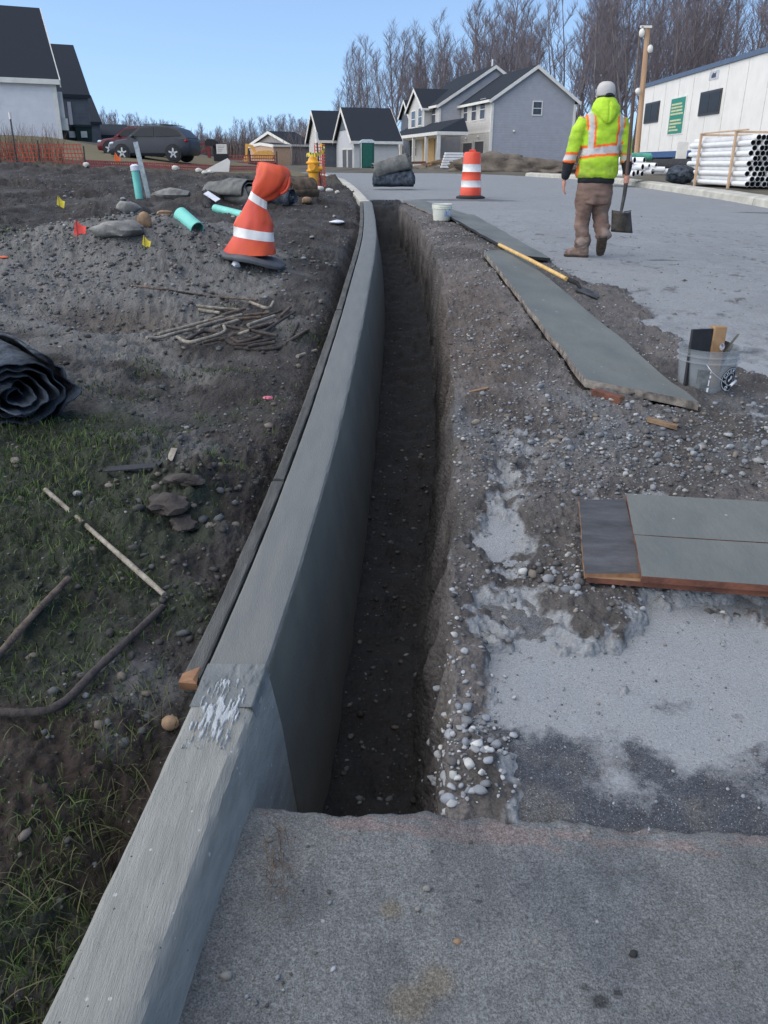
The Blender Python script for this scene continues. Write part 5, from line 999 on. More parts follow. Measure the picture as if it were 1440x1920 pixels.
# --- portable toilet
p=at(688,315,64.); t=thing('portable_toilet','dark green portable toilet with a white domed roof','portable toilet',tuple(p),.12); s=(at(688,261,64.).z-p.z)/2.3
M_pg=mat('toilet_green',srgb(24,84,72),srgb(18,72,62),scale=3,rough=.5)
boxpart(t,'body',M_pg,-.58*s,.58*s,-.58*s,.58*s,0,2.0*s); mb=MB(); mb.box(-.4*s,.4*s,-.62*s,-.585*s,.1*s,1.95*s); mb.build('door',mat('toilet_door',srgb(28,96,82),rough=.5),t)
mb=MB(); mb.prism([(-.62*s,2.0*s+.003),(.62*s,2.0*s+.003),(.6*s,2.15*s),(.35*s,2.28*s),(-.35*s,2.28*s),(-.6*s,2.15*s)],-.62*s,.62*s,'y'); mb.build('roof',mat('toilet_roof',srgb(206,214,218),rough=.5),t); boxpart(t,'corner_strip',M_white,-.60*s,-.52*s,-.61*s,-.585*s,0,2.0*s)
# ================================================================ VEHICLES
M_cglass=mat('car_glass',srgb(30,35,42),srgb(24,28,34),scale=2,rough=.3,spec=.25)
def car(name,label,loc,yaw,L_,H,Wd,paint,cat='car',truck=False,glass=None):
    t=thing(name,label,cat,loc,yaw); hw=Wd/2
    # stations: x(0 front..1 rear), z low, z hood/shoulder, half width factor
    ST=[(.0,.35,.62,.72),(.02,.26,.74,.86),(.10,.22,.92,.97),(.24,.22,1.0,1.0),(.40,.22,1.04,1.0),(.60,.22,1.06,1.0),(.80,.22,1.08,1.0),(.93,.24,1.06,.96),(.985,.30,.98,.88),(1.,.42,.86,.78)]
    rings=[]
    for x,z0,z1,w in ST:
        X=-L_/2+x*L_; w*=hw; z1*=H/1.62; rings.append([(X,-w*.9,z0),(X,-w,z0+.12),(X,-w,z0+(z1-z0)*.6),(X,-w*.94,z1-.04),(X,-w*.8,z1),(X,w*.8,z1),(X,w*.94,z1-.04),(X,w,z0+(z1-z0)*.6),(X,w,z0+.12),(X,w*.9,z0)])
    mb=MB(); mb.loft(rings); mb.build('body',paint,t,smooth=True,autos=35)
    G=[(.25,.02,.86),(.40,.50,.80),(.47,.58,.78),(.75,.56,.76),(.88,.40,.78),(.965,.03,.84)] if not truck else [(.27,.02,.86),(.38,.55,.8),(.43,.62,.78),(.60,.62,.76),(.66,.05,.84)]
    rings=[]; zs=1.03*H/1.62
    for x,h,w in G:
        X=-L_/2+x*L_; h*=H/1.62; rings.append([(X,-hw*.93,zs-.05),(X,-hw*(.93-(.93-w)*min(1,h/.5)),zs+h*.97),(X,-hw*(w-.1 if h>.2 else .8),zs+h),(X,hw*(w-.1 if h>.2 else .8),zs+h),(X,hw*(.93-(.93-w)*min(1,h/.5)),zs+h*.97),(X,hw*.93,zs-.05)])
    mb=MB(); mb.loft(rings); cb_=mb.build('cabin',paint,t,smooth=True,autos=30)
    g=glass or M_cglass
    for sg in (-1,1):
        mb=MB(); P=[(.31,.06),(.415,.44),(.575,.49),(.575,.06)] if not truck else [(.32,.06),(.40,.5),(.48,.54),(.48,.06)]
        Q=[(.59,.06),(.59,.49),(.75,.47),(.85,.34),(.90,.10)] if not truck else [(.49,.06),(.49,.54),(.59,.54),(.61,.06)]
        for poly in (P,Q):
            v=[]
            for off in (.004,.02):
                for x,h in poly: h_=h*H/1.62; v.append((-L_/2+x*L_,sg*(hw*(.93-(.93-.78)*min(1,h_/.5))+off),zs+h_))
            n=len(poly); mb.add(v,[tuple(range(n)),tuple(range(2*n-1,n-1,-1))]+[(i,i+n,(i+1)%n+n,(i+1)%n) for i in range(n)])
        mb.build('side_window',g,t)
        mb=MB(); X=-L_/2+.33*L_; mb.ell((X,sg*(hw+.08),zs+.06),(.09,.10,.07),10,6); mb.build('wing_mirror',paint,t,smooth=True)
        mb=MB(); X=-L_/2+.035*L_; mb.ell((X+.08,sg*hw*.74,.78*H/1.62),(.17,.17,.075),10,6); mb.build('headlight',mat('lamp_lens',srgb(206,216,226),rough=.2),t,smooth=True)
        mb=MB(); X=L_/2-.03*L_; mb.ell((X-.08,sg*hw*.8,.92*H/1.62),(.12,.14,.10),10,6); mb.build('tail_light',mat('tail_lens',srgb(150,30,34),rough=.3),t,smooth=True)
        if not truck: mb=MB(); mb.tube([(-L_/2+.44*L_,sg*hw*.68,zs+.60*H/1.62),(-L_/2+.6*L_,sg*hw*.68,zs+.63*H/1.62),(-L_/2+.80*L_,sg*hw*.68,zs+.58*H/1.62)],.022,6); mb.build('roof_rail',M_metal,t,smooth=True)
        for xx in (.185,.80):
            X=-L_/2+xx*L_; mb=MB(); yo=sg*(hw-.10); R_=.345
            def whl(mb,prof):
                n=24; mb.loft([[(X+r*math.cos(2*math.pi*j/n),yo+sg*y,R_+r*math.sin(2*math.pi*j/n)) for j in range(n)] for r,y in prof])
            whl(mb,[(R_*1.16,-.05),(R_*1.16,.107)]); mb.build('wheel_arch',M_black,t,smooth=True,autos=40)
            mb=MB(); whl(mb,[(R_*.9,-.1),(R_,-.06),(R_,.09),(R_*.93,.125),(R_*.68,.13)]); w_=mb.build('wheel',M_black,t,smooth=True,autos=40)
            mb=MB(); 
            for k in range(5):
                a=2*math.pi*k/5+.3; c,s_2=math.cos(a),math.sin(a); q=.05
                mb.add([(X+c*.03-s_2*q,yo+sg*.145,R_+s_2*.03+c*q),(X+c*.03+s_2*q,yo+sg*.145,R_+s_2*.03-c*q),(X+c*R_*.66+s_2*.03,yo+sg*.14,R_+s_2*R_*.66-c*.03),(X+c*R_*.66-s_2*.03,yo+sg*.14,R_+s_2*R_*.66+c*.03)],[(0,1,2,3)])
            mb.build('rim',mat('rim_silver',srgb(190,194,198),rough=.35,metal=.3),w_)
    mb=MB(); v=[(-L_/2+.265*L_,-hw*.72,zs+.06),(-L_/2+.265*L_,hw*.72,zs+.06),(-L_/2+.392*L_,hw*.66,zs+.47*H/1.62),(-L_/2+.392*L_,-hw*.66,zs+.47*H/1.62)]; mb.add([(x-.02,y,z+.02) for x,y,z in v],[(0,1,2,3)]); mb.build('windscreen',mat('windscreen',srgb(170,190,206),srgb(150,172,190),rough=.1,spec=.8),t)
    if truck: boxpart(t,'cargo_bed',paint,-L_/2+.67*L_,L_/2-.05,-hw*.96,hw*.96,.7,1.2*H/1.62)
    return t
def paint(n,c): return mat(n,c,tuple(v*.9 for v in c[:3]),scale=2,rough=.4,spec=.35)
pF=on(293,300,base_left); cs_=car('parked_suv','dark grey five-door suv parked side-on on the grass',(pF.x,pF.y,pF.z-.03),math.radians(-7),4.15,1.56,1.85,paint('slate_paint',srgb(44,49,58))); k_=158*pF.y/1.086/F/4.15; cs_.scale=(k_,k_,k_*1.02)
Yc=pF.y+2.6; xc=pt(258,Yc).x; cr_=car('parked_car','dark red car half hidden behind the grey suv',(xc,Yc,float(base_left(xc,Yc))-.05),math.radians(3),4.15,1.42,1.8,paint('maroon_paint',srgb(92,22,32))); cr_.scale=(k_*.9,k_*.9,k_*.98)
pF=at(545,313,125.); car('pickup_truck','white and dark red pickup truck parked beyond the silt fence',(pF.x,125.,pF.z-.05),math.radians(172),5.0,1.7,1.9,paint('wine_paint',srgb(120,50,64)),'pickup truck',truck=True)
# excavator
p=at(492,313,95.); t=thing('excavator','small yellow excavator with raised bent arm near the timber frame','excavator',tuple(p),0); M_ye=mat('excavator_yellow',srgb(222,170,84),srgb(204,150,72),rough=.6)
mb=MB(); mb.prism([(-.9,.75),(1.2,.75),(1.35,1.2),(.9,1.6),(-.2,1.55),(-.9,1.2)],-.7,.7,'y'); mb.build('body',M_ye,t)
mb=MB(); mb.prism([(-1.1,0),(1.2,0),(1.45,.3),(1.2,.6),(-1.1,.6),(-1.35,.3)],-.95,-.5,'y'); mb.prism([(-1.1,0),(1.2,0),(1.45,.3),(1.2,.6),(-1.1,.6),(-1.35,.3)],.5,.95,'y'); mb.build('track',M_black,t)
mb=MB(); mb.prism([(-.7,1.1),(-.4,1.1),(-.9,2.1),(-1.6,2.25),(-1.6,1.95),(-1.1,1.9)],-.12,.12,'y'); mb.prism([(-1.4,2.22),(-1.68,2.25),(-1.75,1.0),(-1.55,1.0)],-.1,.1,'y'); mb.build('boom',M_ye,t); mb=MB(); mb.prism([(-1.9,1.0),(-1.45,1.0),(-1.4,.6),(-1.7,.45),(-2.0,.65)],-.3,.3,'y'); mb.build('bucket',M_ye,t)
# lawn equipment behind the suv
p=at(382,300,40.); t=thing('red_attachment','red machine attachment frame standing right of the grey suv','machine',tuple(p)); mb=MB(); M_rd=mat('machine_red',srgb(112,36,38),rough=.5)
mb.box(-.6,.5,-.1,.1,.85,1.0); mb.box(.3,.5,-.1,.1,0,.85); mb.box(-.6,-.45,-.1,.1,.3,.85); mb.prism([(-.45,.2),(.3,.6),(.3,.75),(-.45,.35)],-.08,.08,'y'); mb.build('frame',M_rd,t); t.scale=(.65,.65,.7)
p=at(404,302,36.); t=thing('mailbox','black mailbox on a post at the lawn edge','mailbox',tuple(p)); mb=MB(); mb.box(-.05,.05,-.05,.05,0,.55); mb.build('post',M_black,t); mb=MB(); mb.prism([(-.35,.55),(.12,.55),(.12,.72),(-.0,.8),(-.25,.8),(-.35,.72)],-.15,.15,'y'); mb.build('box',M_black,t)
p=at(417,303,35.); t=thing('yard_sign','small white yard sign with dark stand beside the mailbox','sign',tuple(p)); mb=MB(); mb.box(-.2,.2,-.02,.02,.28,.62); mb.build('panel',M_white,t); mb=MB(); mb.box(-.26,.26,-.10,-.03,.0,.27); mb.build('stand',M_black,t)
mb=MB(); [mb.box(-.15,.15-.05*k,-.026,-.021,.55-.06*k,.565-.06*k) for k in range(4)]; mb.build('text_line',mat('sign_text',srgb(130,134,140),rough=.8),t)
# ================================================================ HYDRANT AND FENCES
p=onL(588,354); hh=at(583,288,p.y).z-p.z; s=hh/.80
t=thing('fire_hydrant','yellow fire hydrant wrapped with striped tape behind the crushed drum','fire hydrant',tuple(p)); M_hy=mat('hydrant_yellow',srgb(236,172,48),srgb(220,152,40),scale=8,rough=.45,bump=.2,bscale=30)
mb=MB(); mb.lathe([(r*s,z*s) for r,z in [(.09,0),(.10,.05),(.115,.28),(.12,.36),(.17,.40),(.17,.43),(.135,.44),(.13,.56),(.17,.58),(.17,.61),(.13,.63),(.10,.70),(.05,.74),(.03,.745),(.03,.80),(.001,.80)]],24); mb.build('barrel',M_hy,t,smooth=True,autos=40)
mb=MB(); mb.tube([(.1*s,0,.47*s),(.20*s,0,.47*s)],.055*s,12); mb.tube([(.20*s,0,.47*s),(.225*s,0,.47*s)],.065*s,12); mb.build('side_nozzle',M_hy,t,smooth=True,autos=40)
mb=MB(); mb.tube([(0,-.1*s,.5*s),(0,-.21*s,.5*s)],.075*s,12); mb.build('front_nozzle',M_hy,t,smooth=True,autos=40)
M_tape=mat('warning_tape',srgb(236,206,60),srgb(60,56,40),scale=14,rough=.5,lo=.5,hi=.52,stretch=(3,3,.3))
tp=at(601,316,p.y+.3); 
pt_=thing('mesh_marker_post','post wrapped in orange mesh with a white tip beside the hydrant','post',(tp.x,tp.y,float(soil_z(tp.x,tp.y)))); zt_=at(597,248,tp.y).z-pt_.location.z
mb=MB(); mb.tube([(0,0,-.1),(-.06,0,zt_*.82)],.018,6); mb.build('rod',M_metal,pt_); mb=MB(); mb.tube([(-.06,0,zt_*.82),(-.08,0,zt_)],.035,8); mb.build('white_tip',M_white,pt_)
M_net=mat('orange_net',srgb(226,96,74),srgb(206,84,66),rough=.6)
def net(name,P,H,par,cell=.10,st=.022,lean=0.,m=None,wav=.05):
    mb=MB(); P=[Vector(q) for q in P]; Ls=[0]
    for i in range(1,len(P)): Ls.append(Ls[-1]+(P[i]-P[i-1]).length)
    def pos(u,h):
        u=min(max(u,0),Ls[-1]-1e-4); i=max(k for k in range(len(Ls)) if Ls[k]<=u); i=min(i,len(P)-2); q=P[i].lerp(P[i+1],(u-Ls[i])/(Ls[i+1]-Ls[i])); w=float(vn(u*.9,h*1.5,seed=181))*wav
        return q+Vector((w*.5,w+lean*h,h*(1-.15*abs(float(vn(u*.5,0,seed=182))))))
    U=np.arange(0,Ls[-1],cell)
    for u in U:
        a=[pos(u,h) for h in np.linspace(0,H,4)]; b=[pos(u+st,h) for h in np.linspace(0,H,4)]
        for k in range(3): mb.add([a[k],b[k],b[k+1],a[k+1]],[(0,1,2,3)])
    for h in np.arange(0,H+.01,cell*1.1):
        for u in np.arange(0,Ls[-1],cell*3): mb.add([pos(u,h),pos(u+cell*3,h),pos(u+cell*3,h+st),pos(u,h+st)],[(0,1,2,3)])
    return mb.build(name,m or M_net,par)
mb=MB(); net('mesh',[(-.12,0,.0),(.10,0,0)],zt_*.85,pt_,cell=.06,st=.02,wav=.03)
ta=Vector((0,0,.66*s)); 
mb=MB(); pts=[Vector((-.12,-.08,.72*s)),Vector((-.04,-.13,.74*s)),Vector((.06,-.12,.72*s)),Vector((.16,-.02,.76*s)),Vector((.24,.1,.86*s)),Vector((tp.x-p.x,tp.y-p.y,.98*s))]
for i in range(len(pts)-1): a,b=pts[i],pts[i+1]; mb.add([a,b,b+Vector((0,.01,.07)),a+Vector((0,.01,.07))],[(0,1,2,3)])
mb.build('striped_tape',M_tape,t)
def fence(name,label,px,H,posts=True,Yf=None,par=None,**k):
    P=[onL(a,b) if Yf is None else at(a,b,Yf) for a,b in px]; o=P[0]; t=thing(name,label,'fence',tuple(o)); Q=[q-o for q in P]; net('netting',Q,H,t,**k)
    if posts:
        for q in Q[::1]: mb=MB(); mb.tube([q-Vector((0,0,.1)),q+Vector((.01,-.03,H+.12))],.022,6); mb.build('post',M_metal,t)
    return t
FY=[(-40,300),(0,305),(50,308),(110,310),(150,312)]
P=[at(-60,308,21.5),at(0,310,22.),at(32,311,22.3),at(76,312,22.6),at(160,313,23.3)]
t=thing('safety_fence','sagging orange mesh fence in front of the white-sided house','fence',tuple(P[0])); Q=[q-P[0] for q in P]; net('netting',Q,.58,t,wav=.12)
for q,h in zip(Q,(.9,.9,1.05,.6,.5)): mb=MB(); mb.tube([q-Vector((0,0,.2)),q+Vector((.02,-.02,h))],.02,6); mb.build('post',M_metal,t)
mb=MB(); q=Q[2]; mb.tube([q+Vector((.02,-.02,1.05)),q+Vector((.02,-.02,1.2))],.03,6); mb.build('white_tip',M_white,t)
P=[at(160,314,23.),at(240,316,24),at(330,320,25),at(430,323,27),at(500,323,30)]
t=thing('silt_fence','long low red mesh fence along the edge of the lawn','fence',tuple(P[0])); Q=[q-P[0] for q in P]; net('netting',Q,.20,t,cell=.07,st=.035,wav=.08,m=mat('red_net',srgb(190,92,86),srgb(170,80,76),rough=.7))
P=[at(420,318,44.),at(470,318,46),at(520,318,48)]
t=thing('safety_fence','orange mesh fence far off in front of the yellow excavator','fence',tuple(P[0])); Q=[q-P[0] for q in P]; net('netting',Q,.75,t,cell=.16,st=.05,wav=.1,m=mat('far_net',srgb(196,104,84),srgb(180,92,76),rough=.7))
for q in Q: mb=MB(); mb.tube([q,q+Vector((0,0,.9))],.03,6); mb.build('post',M_metal,t)
p=at(400,322,25.5); mb=MB(); mb.prism([(-.35,0),(.35,0),(.40,.28),(.33,.36),(-.30,.06)],-.03,.03,'y'); o=mb.build('slanted_panel',M_white); o.location=(p.x+.1,p.y,p.z); tag(o,'slanted white foam panel standing in the dirt by the silt fence','foam panel')
# storm drain
p=on(722,378,road_z); t=thing('storm_drain','rusty cast iron storm drain grate where the trench ends','drain grate',(p.x,p.y,p.z+.012)); mb=MB()
for a in np.linspace(-.24,.24,9): mb.box(a-.012,a+.012,-.22,.22,-.01,.01)
mb.box(-.29,.29,-.27,-.22,-.01,.012); mb.box(-.29,.29,.22,.27,-.01,.012); mb.box(-.29,-.25,-.22,.22,-.01,.012); mb.box(.25,.29,-.22,.22,-.01,.012); mb.build('grate',M_metal,t); boxpart(t,'drain_box',M_black,-.25,.25,-.22,.22,-.25,-.012)
# building materials and dirt in front of the grey house
def dirt(name,pts,Y,label,m,seed):
    for k,(px,py,rx,ry,rz) in enumerate(pts):
        p=at(px,py,Y); V,Fq=ico(4); n_=1+.30*fbm(V[:,0]*1.8,V[:,1]*1.8,V[:,2]*1.8,o=5,seed=seed+k,g=.6)
        V=V*n_[:,None]*np.array([rx,ry,rz]); o=npmesh(name,V,Fq,m,True); o.location=(p.x,p.y,p.z-.1); tag(o,label[k],'dirt pile')
M_dirt=mat('brown_dirt',srgb(118,108,96),srgb(84,76,68),scale=1.5,rough=.95,bump=1,bscale=6)
dirt('dirt_pile',[(930,316,2.2,1.2,.75),(965,318,3.2,1.3,.7),(1020,320,3.0,1.2,.45)],50.,['small tan dirt pile right of the traffic drum','wide dirt pile below the grey gable wall','low dirt pile between the grey house and the worker'],M_dirt,191)
dirt('dirt_pile',[(760,318,1.6,.8,.25),(812,318,1.8,.8,.35)],60.,['low dirt mound in front of the porch posts','low dirt mound below the plywood door'],M_dirt,195)
for k in range(6):
    p=at(848,313-5*k,55.); boxo=slabthing('trim_stack',(p.x-.7+.05*k,55,p.z),(p.x+.65,55.1,p.z),.5,.12,M_pvc,['bottom','second','third','fourth','fifth','top'][k]+' bundle of pale trim boards stacked left of the traffic drum','trim boards',wdir=(0,1,0))
for k,(a_,b_) in enumerate([((792,309),(832,299)),((800,312),(838,304)),((806,306),(834,303))]):
    slabthing('lumber',at(*a_,56.),at(*b_,56.5),.35,.12,M_wood2,['longest','lowest','shortest'][k]+' brown board in the lumber heap before the porch','lumber',wdir=(0,1,0))
p=at(775,306,58); slabthing('lumber',(p.x-.9,58,p.z),(p.x+.8,58,p.z+.05),.4,.15,M_redwood,'dark board behind the tarp rolls on the road','lumber',wdir=(0,1,0))
# ================================================================ TREES
def tree_mesh(seed,Ht,spread=1.,lean=0.,nb=24,multi=1):
    r=random.Random(seed); tr=[];br=[]
    def grow(p,d,L_,rad,lv,out,ns=3):
        pts=[p]; rs=[rad]; q=p.copy(); dd=d.copy()
        for i in range(ns):
            dd=(dd+Vector((r.uniform(-1,1),r.uniform(-1,1),r.uniform(-.2,1)))*(.16 if lv else .045)+Vector((0,0,.10 if lv else 0))).normalized(); q=q+dd*(L_/ns); pts.append(q.copy()); rs.append(rad*(1-.82*(i+1)/ns if lv else 1-.80*(i+1)/ns))
        out.append((pts,rs)); return pts,rs
    for m_ in range(multi):
        d=Vector((r.uniform(-.1,.1)*(1+2*(multi>1))+lean,r.uniform(-.1,.1)*(1+2*(multi>1)),1)).normalized(); H=Ht*r.uniform(.85,1.)
        tp,trd=grow(Vector((0,0,-.6)),d,H,.0125*Ht*(1 if multi==1 else .7),0,tr,9)
        for b in range(nb//multi):
            t=.28+.70*(b+.5)/(nb//multi)+r.uniform(-.02,.02); i=min(int(t*9),8); p=tp[i].lerp(tp[i+1],t*9-i); a=b*2.4+r.uniform(-.6,.6); up=r.uniform(.75,1.5)
            d1=Vector((math.cos(a)*spread,math.sin(a)*spread,up)).normalized(); L1=Ht*(.34-.24*t)*r.uniform(.75,1.25)
            P1,_=grow(p,d1,L1,max(.05,trd[i]*.42),1,br,4)
            for k in range(8):
                t2=.2+.8*(k+.5)/8; j=min(int(t2*4),3); p2=P1[j].lerp(P1[j+1],t2*4-j); a2=r.uniform(0,6.28); d2=(d1*.7+Vector((math.cos(a2),math.sin(a2),r.uniform(.1,.9)))).normalized(); L2=L1*(.52-.28*t2)*r.uniform(.7,1.3)
                P2,_=grow(p2,d2,L2,.032,2,br,2)
                for n_ in range(6):
                    t3=.15+.85*(n_+.5)/6; j=min(int(t3*2),1); p3=P2[j].lerp(P2[j+1],t3*2-j); a3=r.uniform(0,6.28); d3=(d2*.7+Vector((math.cos(a3),math.sin(a3),r.uniform(.2,1.)))*.9).normalized(); grow(p3,d3,r.uniform(.5,1.15)*Ht/20,.016,3,br,1)
    def bake(segs,name,m,n):
        mb=MB()
        for pts,rs in segs: mb.tube(pts,rs,n,cap=False)
        me=bpy.data.meshes.new(name); me.from_pydata(mb.v,[],mb.f); me.materials.append(m); me.polygons.foreach_set('use_smooth',[True]*len(me.polygons)); return me
    return bake(tr,'trunk',M_bark,7),bake(br,'crown',M_twig,3)
M_bark=mat('bark',srgb(134,126,124),srgb(104,97,96),scale=1.2,rough=.95,stretch=(1,1,.2)); M_twig=mat('bare_twigs',srgb(130,121,124),srgb(106,98,102),scale=.3,rough=.95)
VAR=[tree_mesh(1,22,.75),tree_mesh(2,24,.9,nb=26),tree_mesh(3,20,.65,nb=22),tree_mesh(4,22,1.0,nb=26,multi=2),tree_mesh(5,23,.8,lean=.06),tree_mesh(6,18,1.15,nb=26,multi=3)]
def plant(x,y,H,v,label,group,rz):
    z=float(terr_z(x,y)); t=thing('bare_tree',label,'tree',(x,y,z-.1),rz,group); h0=[22,24,20,22,23,18][v]; t.scale=(H/h0,H/h0,H/h0)
    for nm,me in zip(('trunk','crown'),VAR[v]): o=bpy.data.objects.new(nm,me); COL.objects.link(o); o.parent=t
r_=random.Random(21)
def topY(px): return np.interp(px,[600,640,690,740,800,860,900,950,1010,1080,1160,1440,1600],[215,160,105,75,85,70,20,25,-10,-60,-90,-140,-160])
k=0
for row,(Y0,n_) in enumerate(((100,13),(112,19),(126,24),(142,26),(160,28))):
    for i in range(n_):
        px=600+(1010 if row<4 else 1000)*(i+r_.uniform(-.1,1.1))/n_
        if row<2 and px<700+60*row: continue
        Y=Y0+r_.uniform(-6,6); 
        if px<900 and Y<125: Y+=22
        g=at(px,float(topY(px)),Y); zt=g.z-float(terr_z(g.x,Y)); H=zt*r_.uniform(.72,1.08)*(1-.0*row)
        if H<4: continue
        if px>1000 and row>=2 and r_.random()<.35: continue
        v=r_.choice([0,1,2,3,4,5,0,1]); 
        q_=int(np.searchsorted([760,830,930,1010,1090,1200,1330],px)); lb=['bare tree in the wood left of the grey house','bare tree in the wood behind the porch gables','bare tree in the wood behind the main roof of the grey house','bare tree in the wood behind the plain grey gable','bare tree in the wood between grey house and worker','tall bare tree in the wood between worker and timber pole','tall bare tree in the wood behind the far half of the trailer','tall bare tree in the wood behind the near half of the trailer'][q_]; gp=lb.replace('bare tree','bare trees').replace('tall ','')
        plant(g.x,Y,min(H*(1.16 if px<960 else .98),34),v,lb,gp,r_.uniform(0,6.28)); k+=1
for i in range(74):
    px=178+410*(i+r_.uniform(-.2,1.2))/74; Y=r_.uniform(150,250); ty=float(np.interp(px,[180,240,330,400,440,500,540,590],[198,205,222,238,222,212,206,212]))+r_.uniform(-4,18)
    g=at(px,ty,Y); H=g.z-float(terr_z(g.x,Y))
    plant(g.x,Y,max(H,5),r_.choice([0,2,3,5]),'small bare tree in the far tree line on the left','bare trees in the far left tree line',r_.uniform(0,6.28))
# brushy undergrowth at the foot of the wood
def brush(name,n,xf,Y0,Y1,h,label,seed,w=.02,c1=None,c2=None,zf=terr_z):
    r=np.random.RandomState(seed); y=r.uniform(Y0,Y1,n); x=xf(r.rand(n),y); z=zf(x,y); hh=h*r.uniform(.4,1.1,n)
    V=[];F_=[]; a=r.uniform(0,6.28,n); l=r.normal(0,.22,n); l2=r.normal(0,.22,n)
    for k,(q,ww) in enumerate(((0,1.),(.5,.8),(1.,.25))):
        for sg in (-1,1): V.append(np.stack([x+l*hh*q*q+sg*np.cos(a)*w*ww,y+l2*hh*q+sg*np.sin(a)*w*ww,z+hh*q],-1))
    V=np.stack(V,1).reshape(-1,3); k=np.arange(n)[:,None]*6; Fq=np.concatenate([k+np.array([[0,1,3,2]]),k+np.array([[2,3,5,4]])],0)
    t=r.rand(n); cc=np.repeat(c1[None]*(1-t[:,None])+c2[None]*t[:,None],6,0); return tag(npmesh(name,V,Fq,_m['grass_blade'],True,cc),label,'brush',kind='stuff')
brush('undergrowth',15000,lambda u,y:(-.12+.85*u)*y,100,175,4.5,'tangled brown undergrowth at the foot of the wood',201,.03,lin(132,116,110),lin(104,94,90))
brush('far_undergrowth',9000,lambda u,y:(-.36+.28*u)*y,150,255,4.5,'low brown scrub below the far left tree line',202,.06,lin(120,106,98),lin(94,84,84))
brush('dry_weeds',900,lambda u,y:(-.52+.16*u)*y,22.5,27,.95,'dry brown weeds behind the orange fence by the white-sided house',203,.006,lin(128,98,76),lin(100,78,62),zf=base_left)
brush('dry_weeds',500,lambda u,y:(-.50+.05*u)*y,23.5,26,1.6,'taller dry brush at the left edge behind the orange fence',204,.007,lin(120,92,74),lin(92,72,60),zf=base_left)
# ================================================================ WORKER
def remesh(mb,vox,smooth=4):
    o=mb.build('tmp',M_black); m=o.modifiers.new('r','REMESH'); m.mode='VOXEL'; m.voxel_size=vox; m.adaptivity=0
    s=o.modifiers.new('s','SMOOTH'); s.iterations=smooth; s.factor=.5
    dg=bpy.context.evaluated_depsgraph_get(); me=bpy.data.meshes.new_from_object(o.evaluated_get(dg)); bpy.data.objects.remove(o); 
    me.transform(Matrix.Identity(4)); n=len(me.vertices); V=np.empty(n*3); me.vertices.foreach_get('co',V); N_=np.empty(n*3); me.vertices.foreach_get('normal',N_)
    me.materials.clear(); return me,V.reshape(-1,3),N_.reshape(-1,3)
def finish(me,name,V,m,parent,col=None):
    me.vertices.foreach_set('co',np.ascontiguousarray(V,dtype=np.float32).ravel()); me.materials.append(m); me.name=name
    me.polygons.foreach_set('material_index',[0]*len(me.polygons)); me.polygons.foreach_set('use_smooth',[True]*len(me.polygons)); me.update()
    if col is not None:
        a=me.color_attributes.new('Col','FLOAT_COLOR','POINT'); cc=np.ones((len(V),4),np.float32); cc[:,:3]=col; a.data.foreach_set('color',cc.ravel())
    o=bpy.data.objects.new(name,me); COL.objects.link(o); o.parent=parent; return o
def ering(cx,cy,z,rx,ry,n=28,pw=2.4,tz=0.):
    r=[]
    for j in range(n):
        a=2*math.pi*j/n; c,s=math.cos(a),math.sin(a); r.append((cx+rx*abs(c)**(2/pw)*(1 if c>0 else -1),cy+ry*abs(s)**(2/pw)*(1 if s>0 else -1),z+tz*c))
    return r
wp=onR(1105,482); WY=8.72; wz=float(road_z(1.98,WY)); cx_=at(1105,460,WY).x
Wt=thing('person','worker in a yellow hi-vis hooded jacket and white cap walking away with a shovel','person',(cx_,WY,wz+.0))
hs=(at(1105,152,WY).z-wz)/1.635; Wt.scale=(hs,hs,hs)
skin=mat('skin',srgb(196,142,122),srgb(176,122,104),scale=18,rough=.6)
mb=MB()
mb.loft([ering(.01,0,z,rx,ry) for z,rx,ry in ((.72,.15,.10),(.9,.14,.095),(1.1,.155,.1),(1.25,.17,.1),(1.33,.14,.08),(1.38,.06,.055),(1.44,.052,.052))])
mb.ell((.013,.012,1.515),(.073,.092,.108),18,12); mb.ell((.013,.10,1.50),(.014,.024,.022),8,6)
for sg in (-1,1): mb.ell((.013+sg*.075,.005,1.51),(.012,.022,.032),8,6)
mb.tube([(-.17,0,1.31),(-.25,-.01,1.13),(-.285,0,1.0),(-.305,.02,.86),(-.312,.03,.745)],[.05,.045,.038,.032,.026],12)
mb.tube([(.19,0,1.31),(.245,0,1.15),(.275,-.01,1.02),(.28,-.05,.88),(.272,-.085,.79)],[.05,.045,.038,.032,.026],12)
for sg in (-1,1): mb.tube([(sg*.085,0,.72),(sg*.088,.01,.53),(-.093 if sg<0 else .092,.015 if sg<0 else .045,.41),(-.093 if sg<0 else .104,.005 if sg<0 else -.015,.28),(-.083 if sg<0 else .112,-.01 if sg<0 else -.078,.16 if sg<0 else .225)],[.07,.06,.045,.04,.03],12)
# left hand, relaxed
mb.ell((-.314,.033,.705),(.018,.040,.046),12,8)
for k,(dy,L_) in enumerate(((-.028,.062),(-.009,.072),(.010,.068),(.028,.054))):
    mb.tube([(-.314,.033+dy,.68),(-.310,.033+dy*1.1,.68-L_*.5),(-.300,.033+dy*1.1,.68-L_*.85),(-.288,.033+dy*1.05,.68-L_)],[.0092,.0088,.008,.0068],8)
mb.tube([(-.310,.068,.72),(-.300,.086,.695),(-.292,.090,.665)],[.011,.010,.008],8)
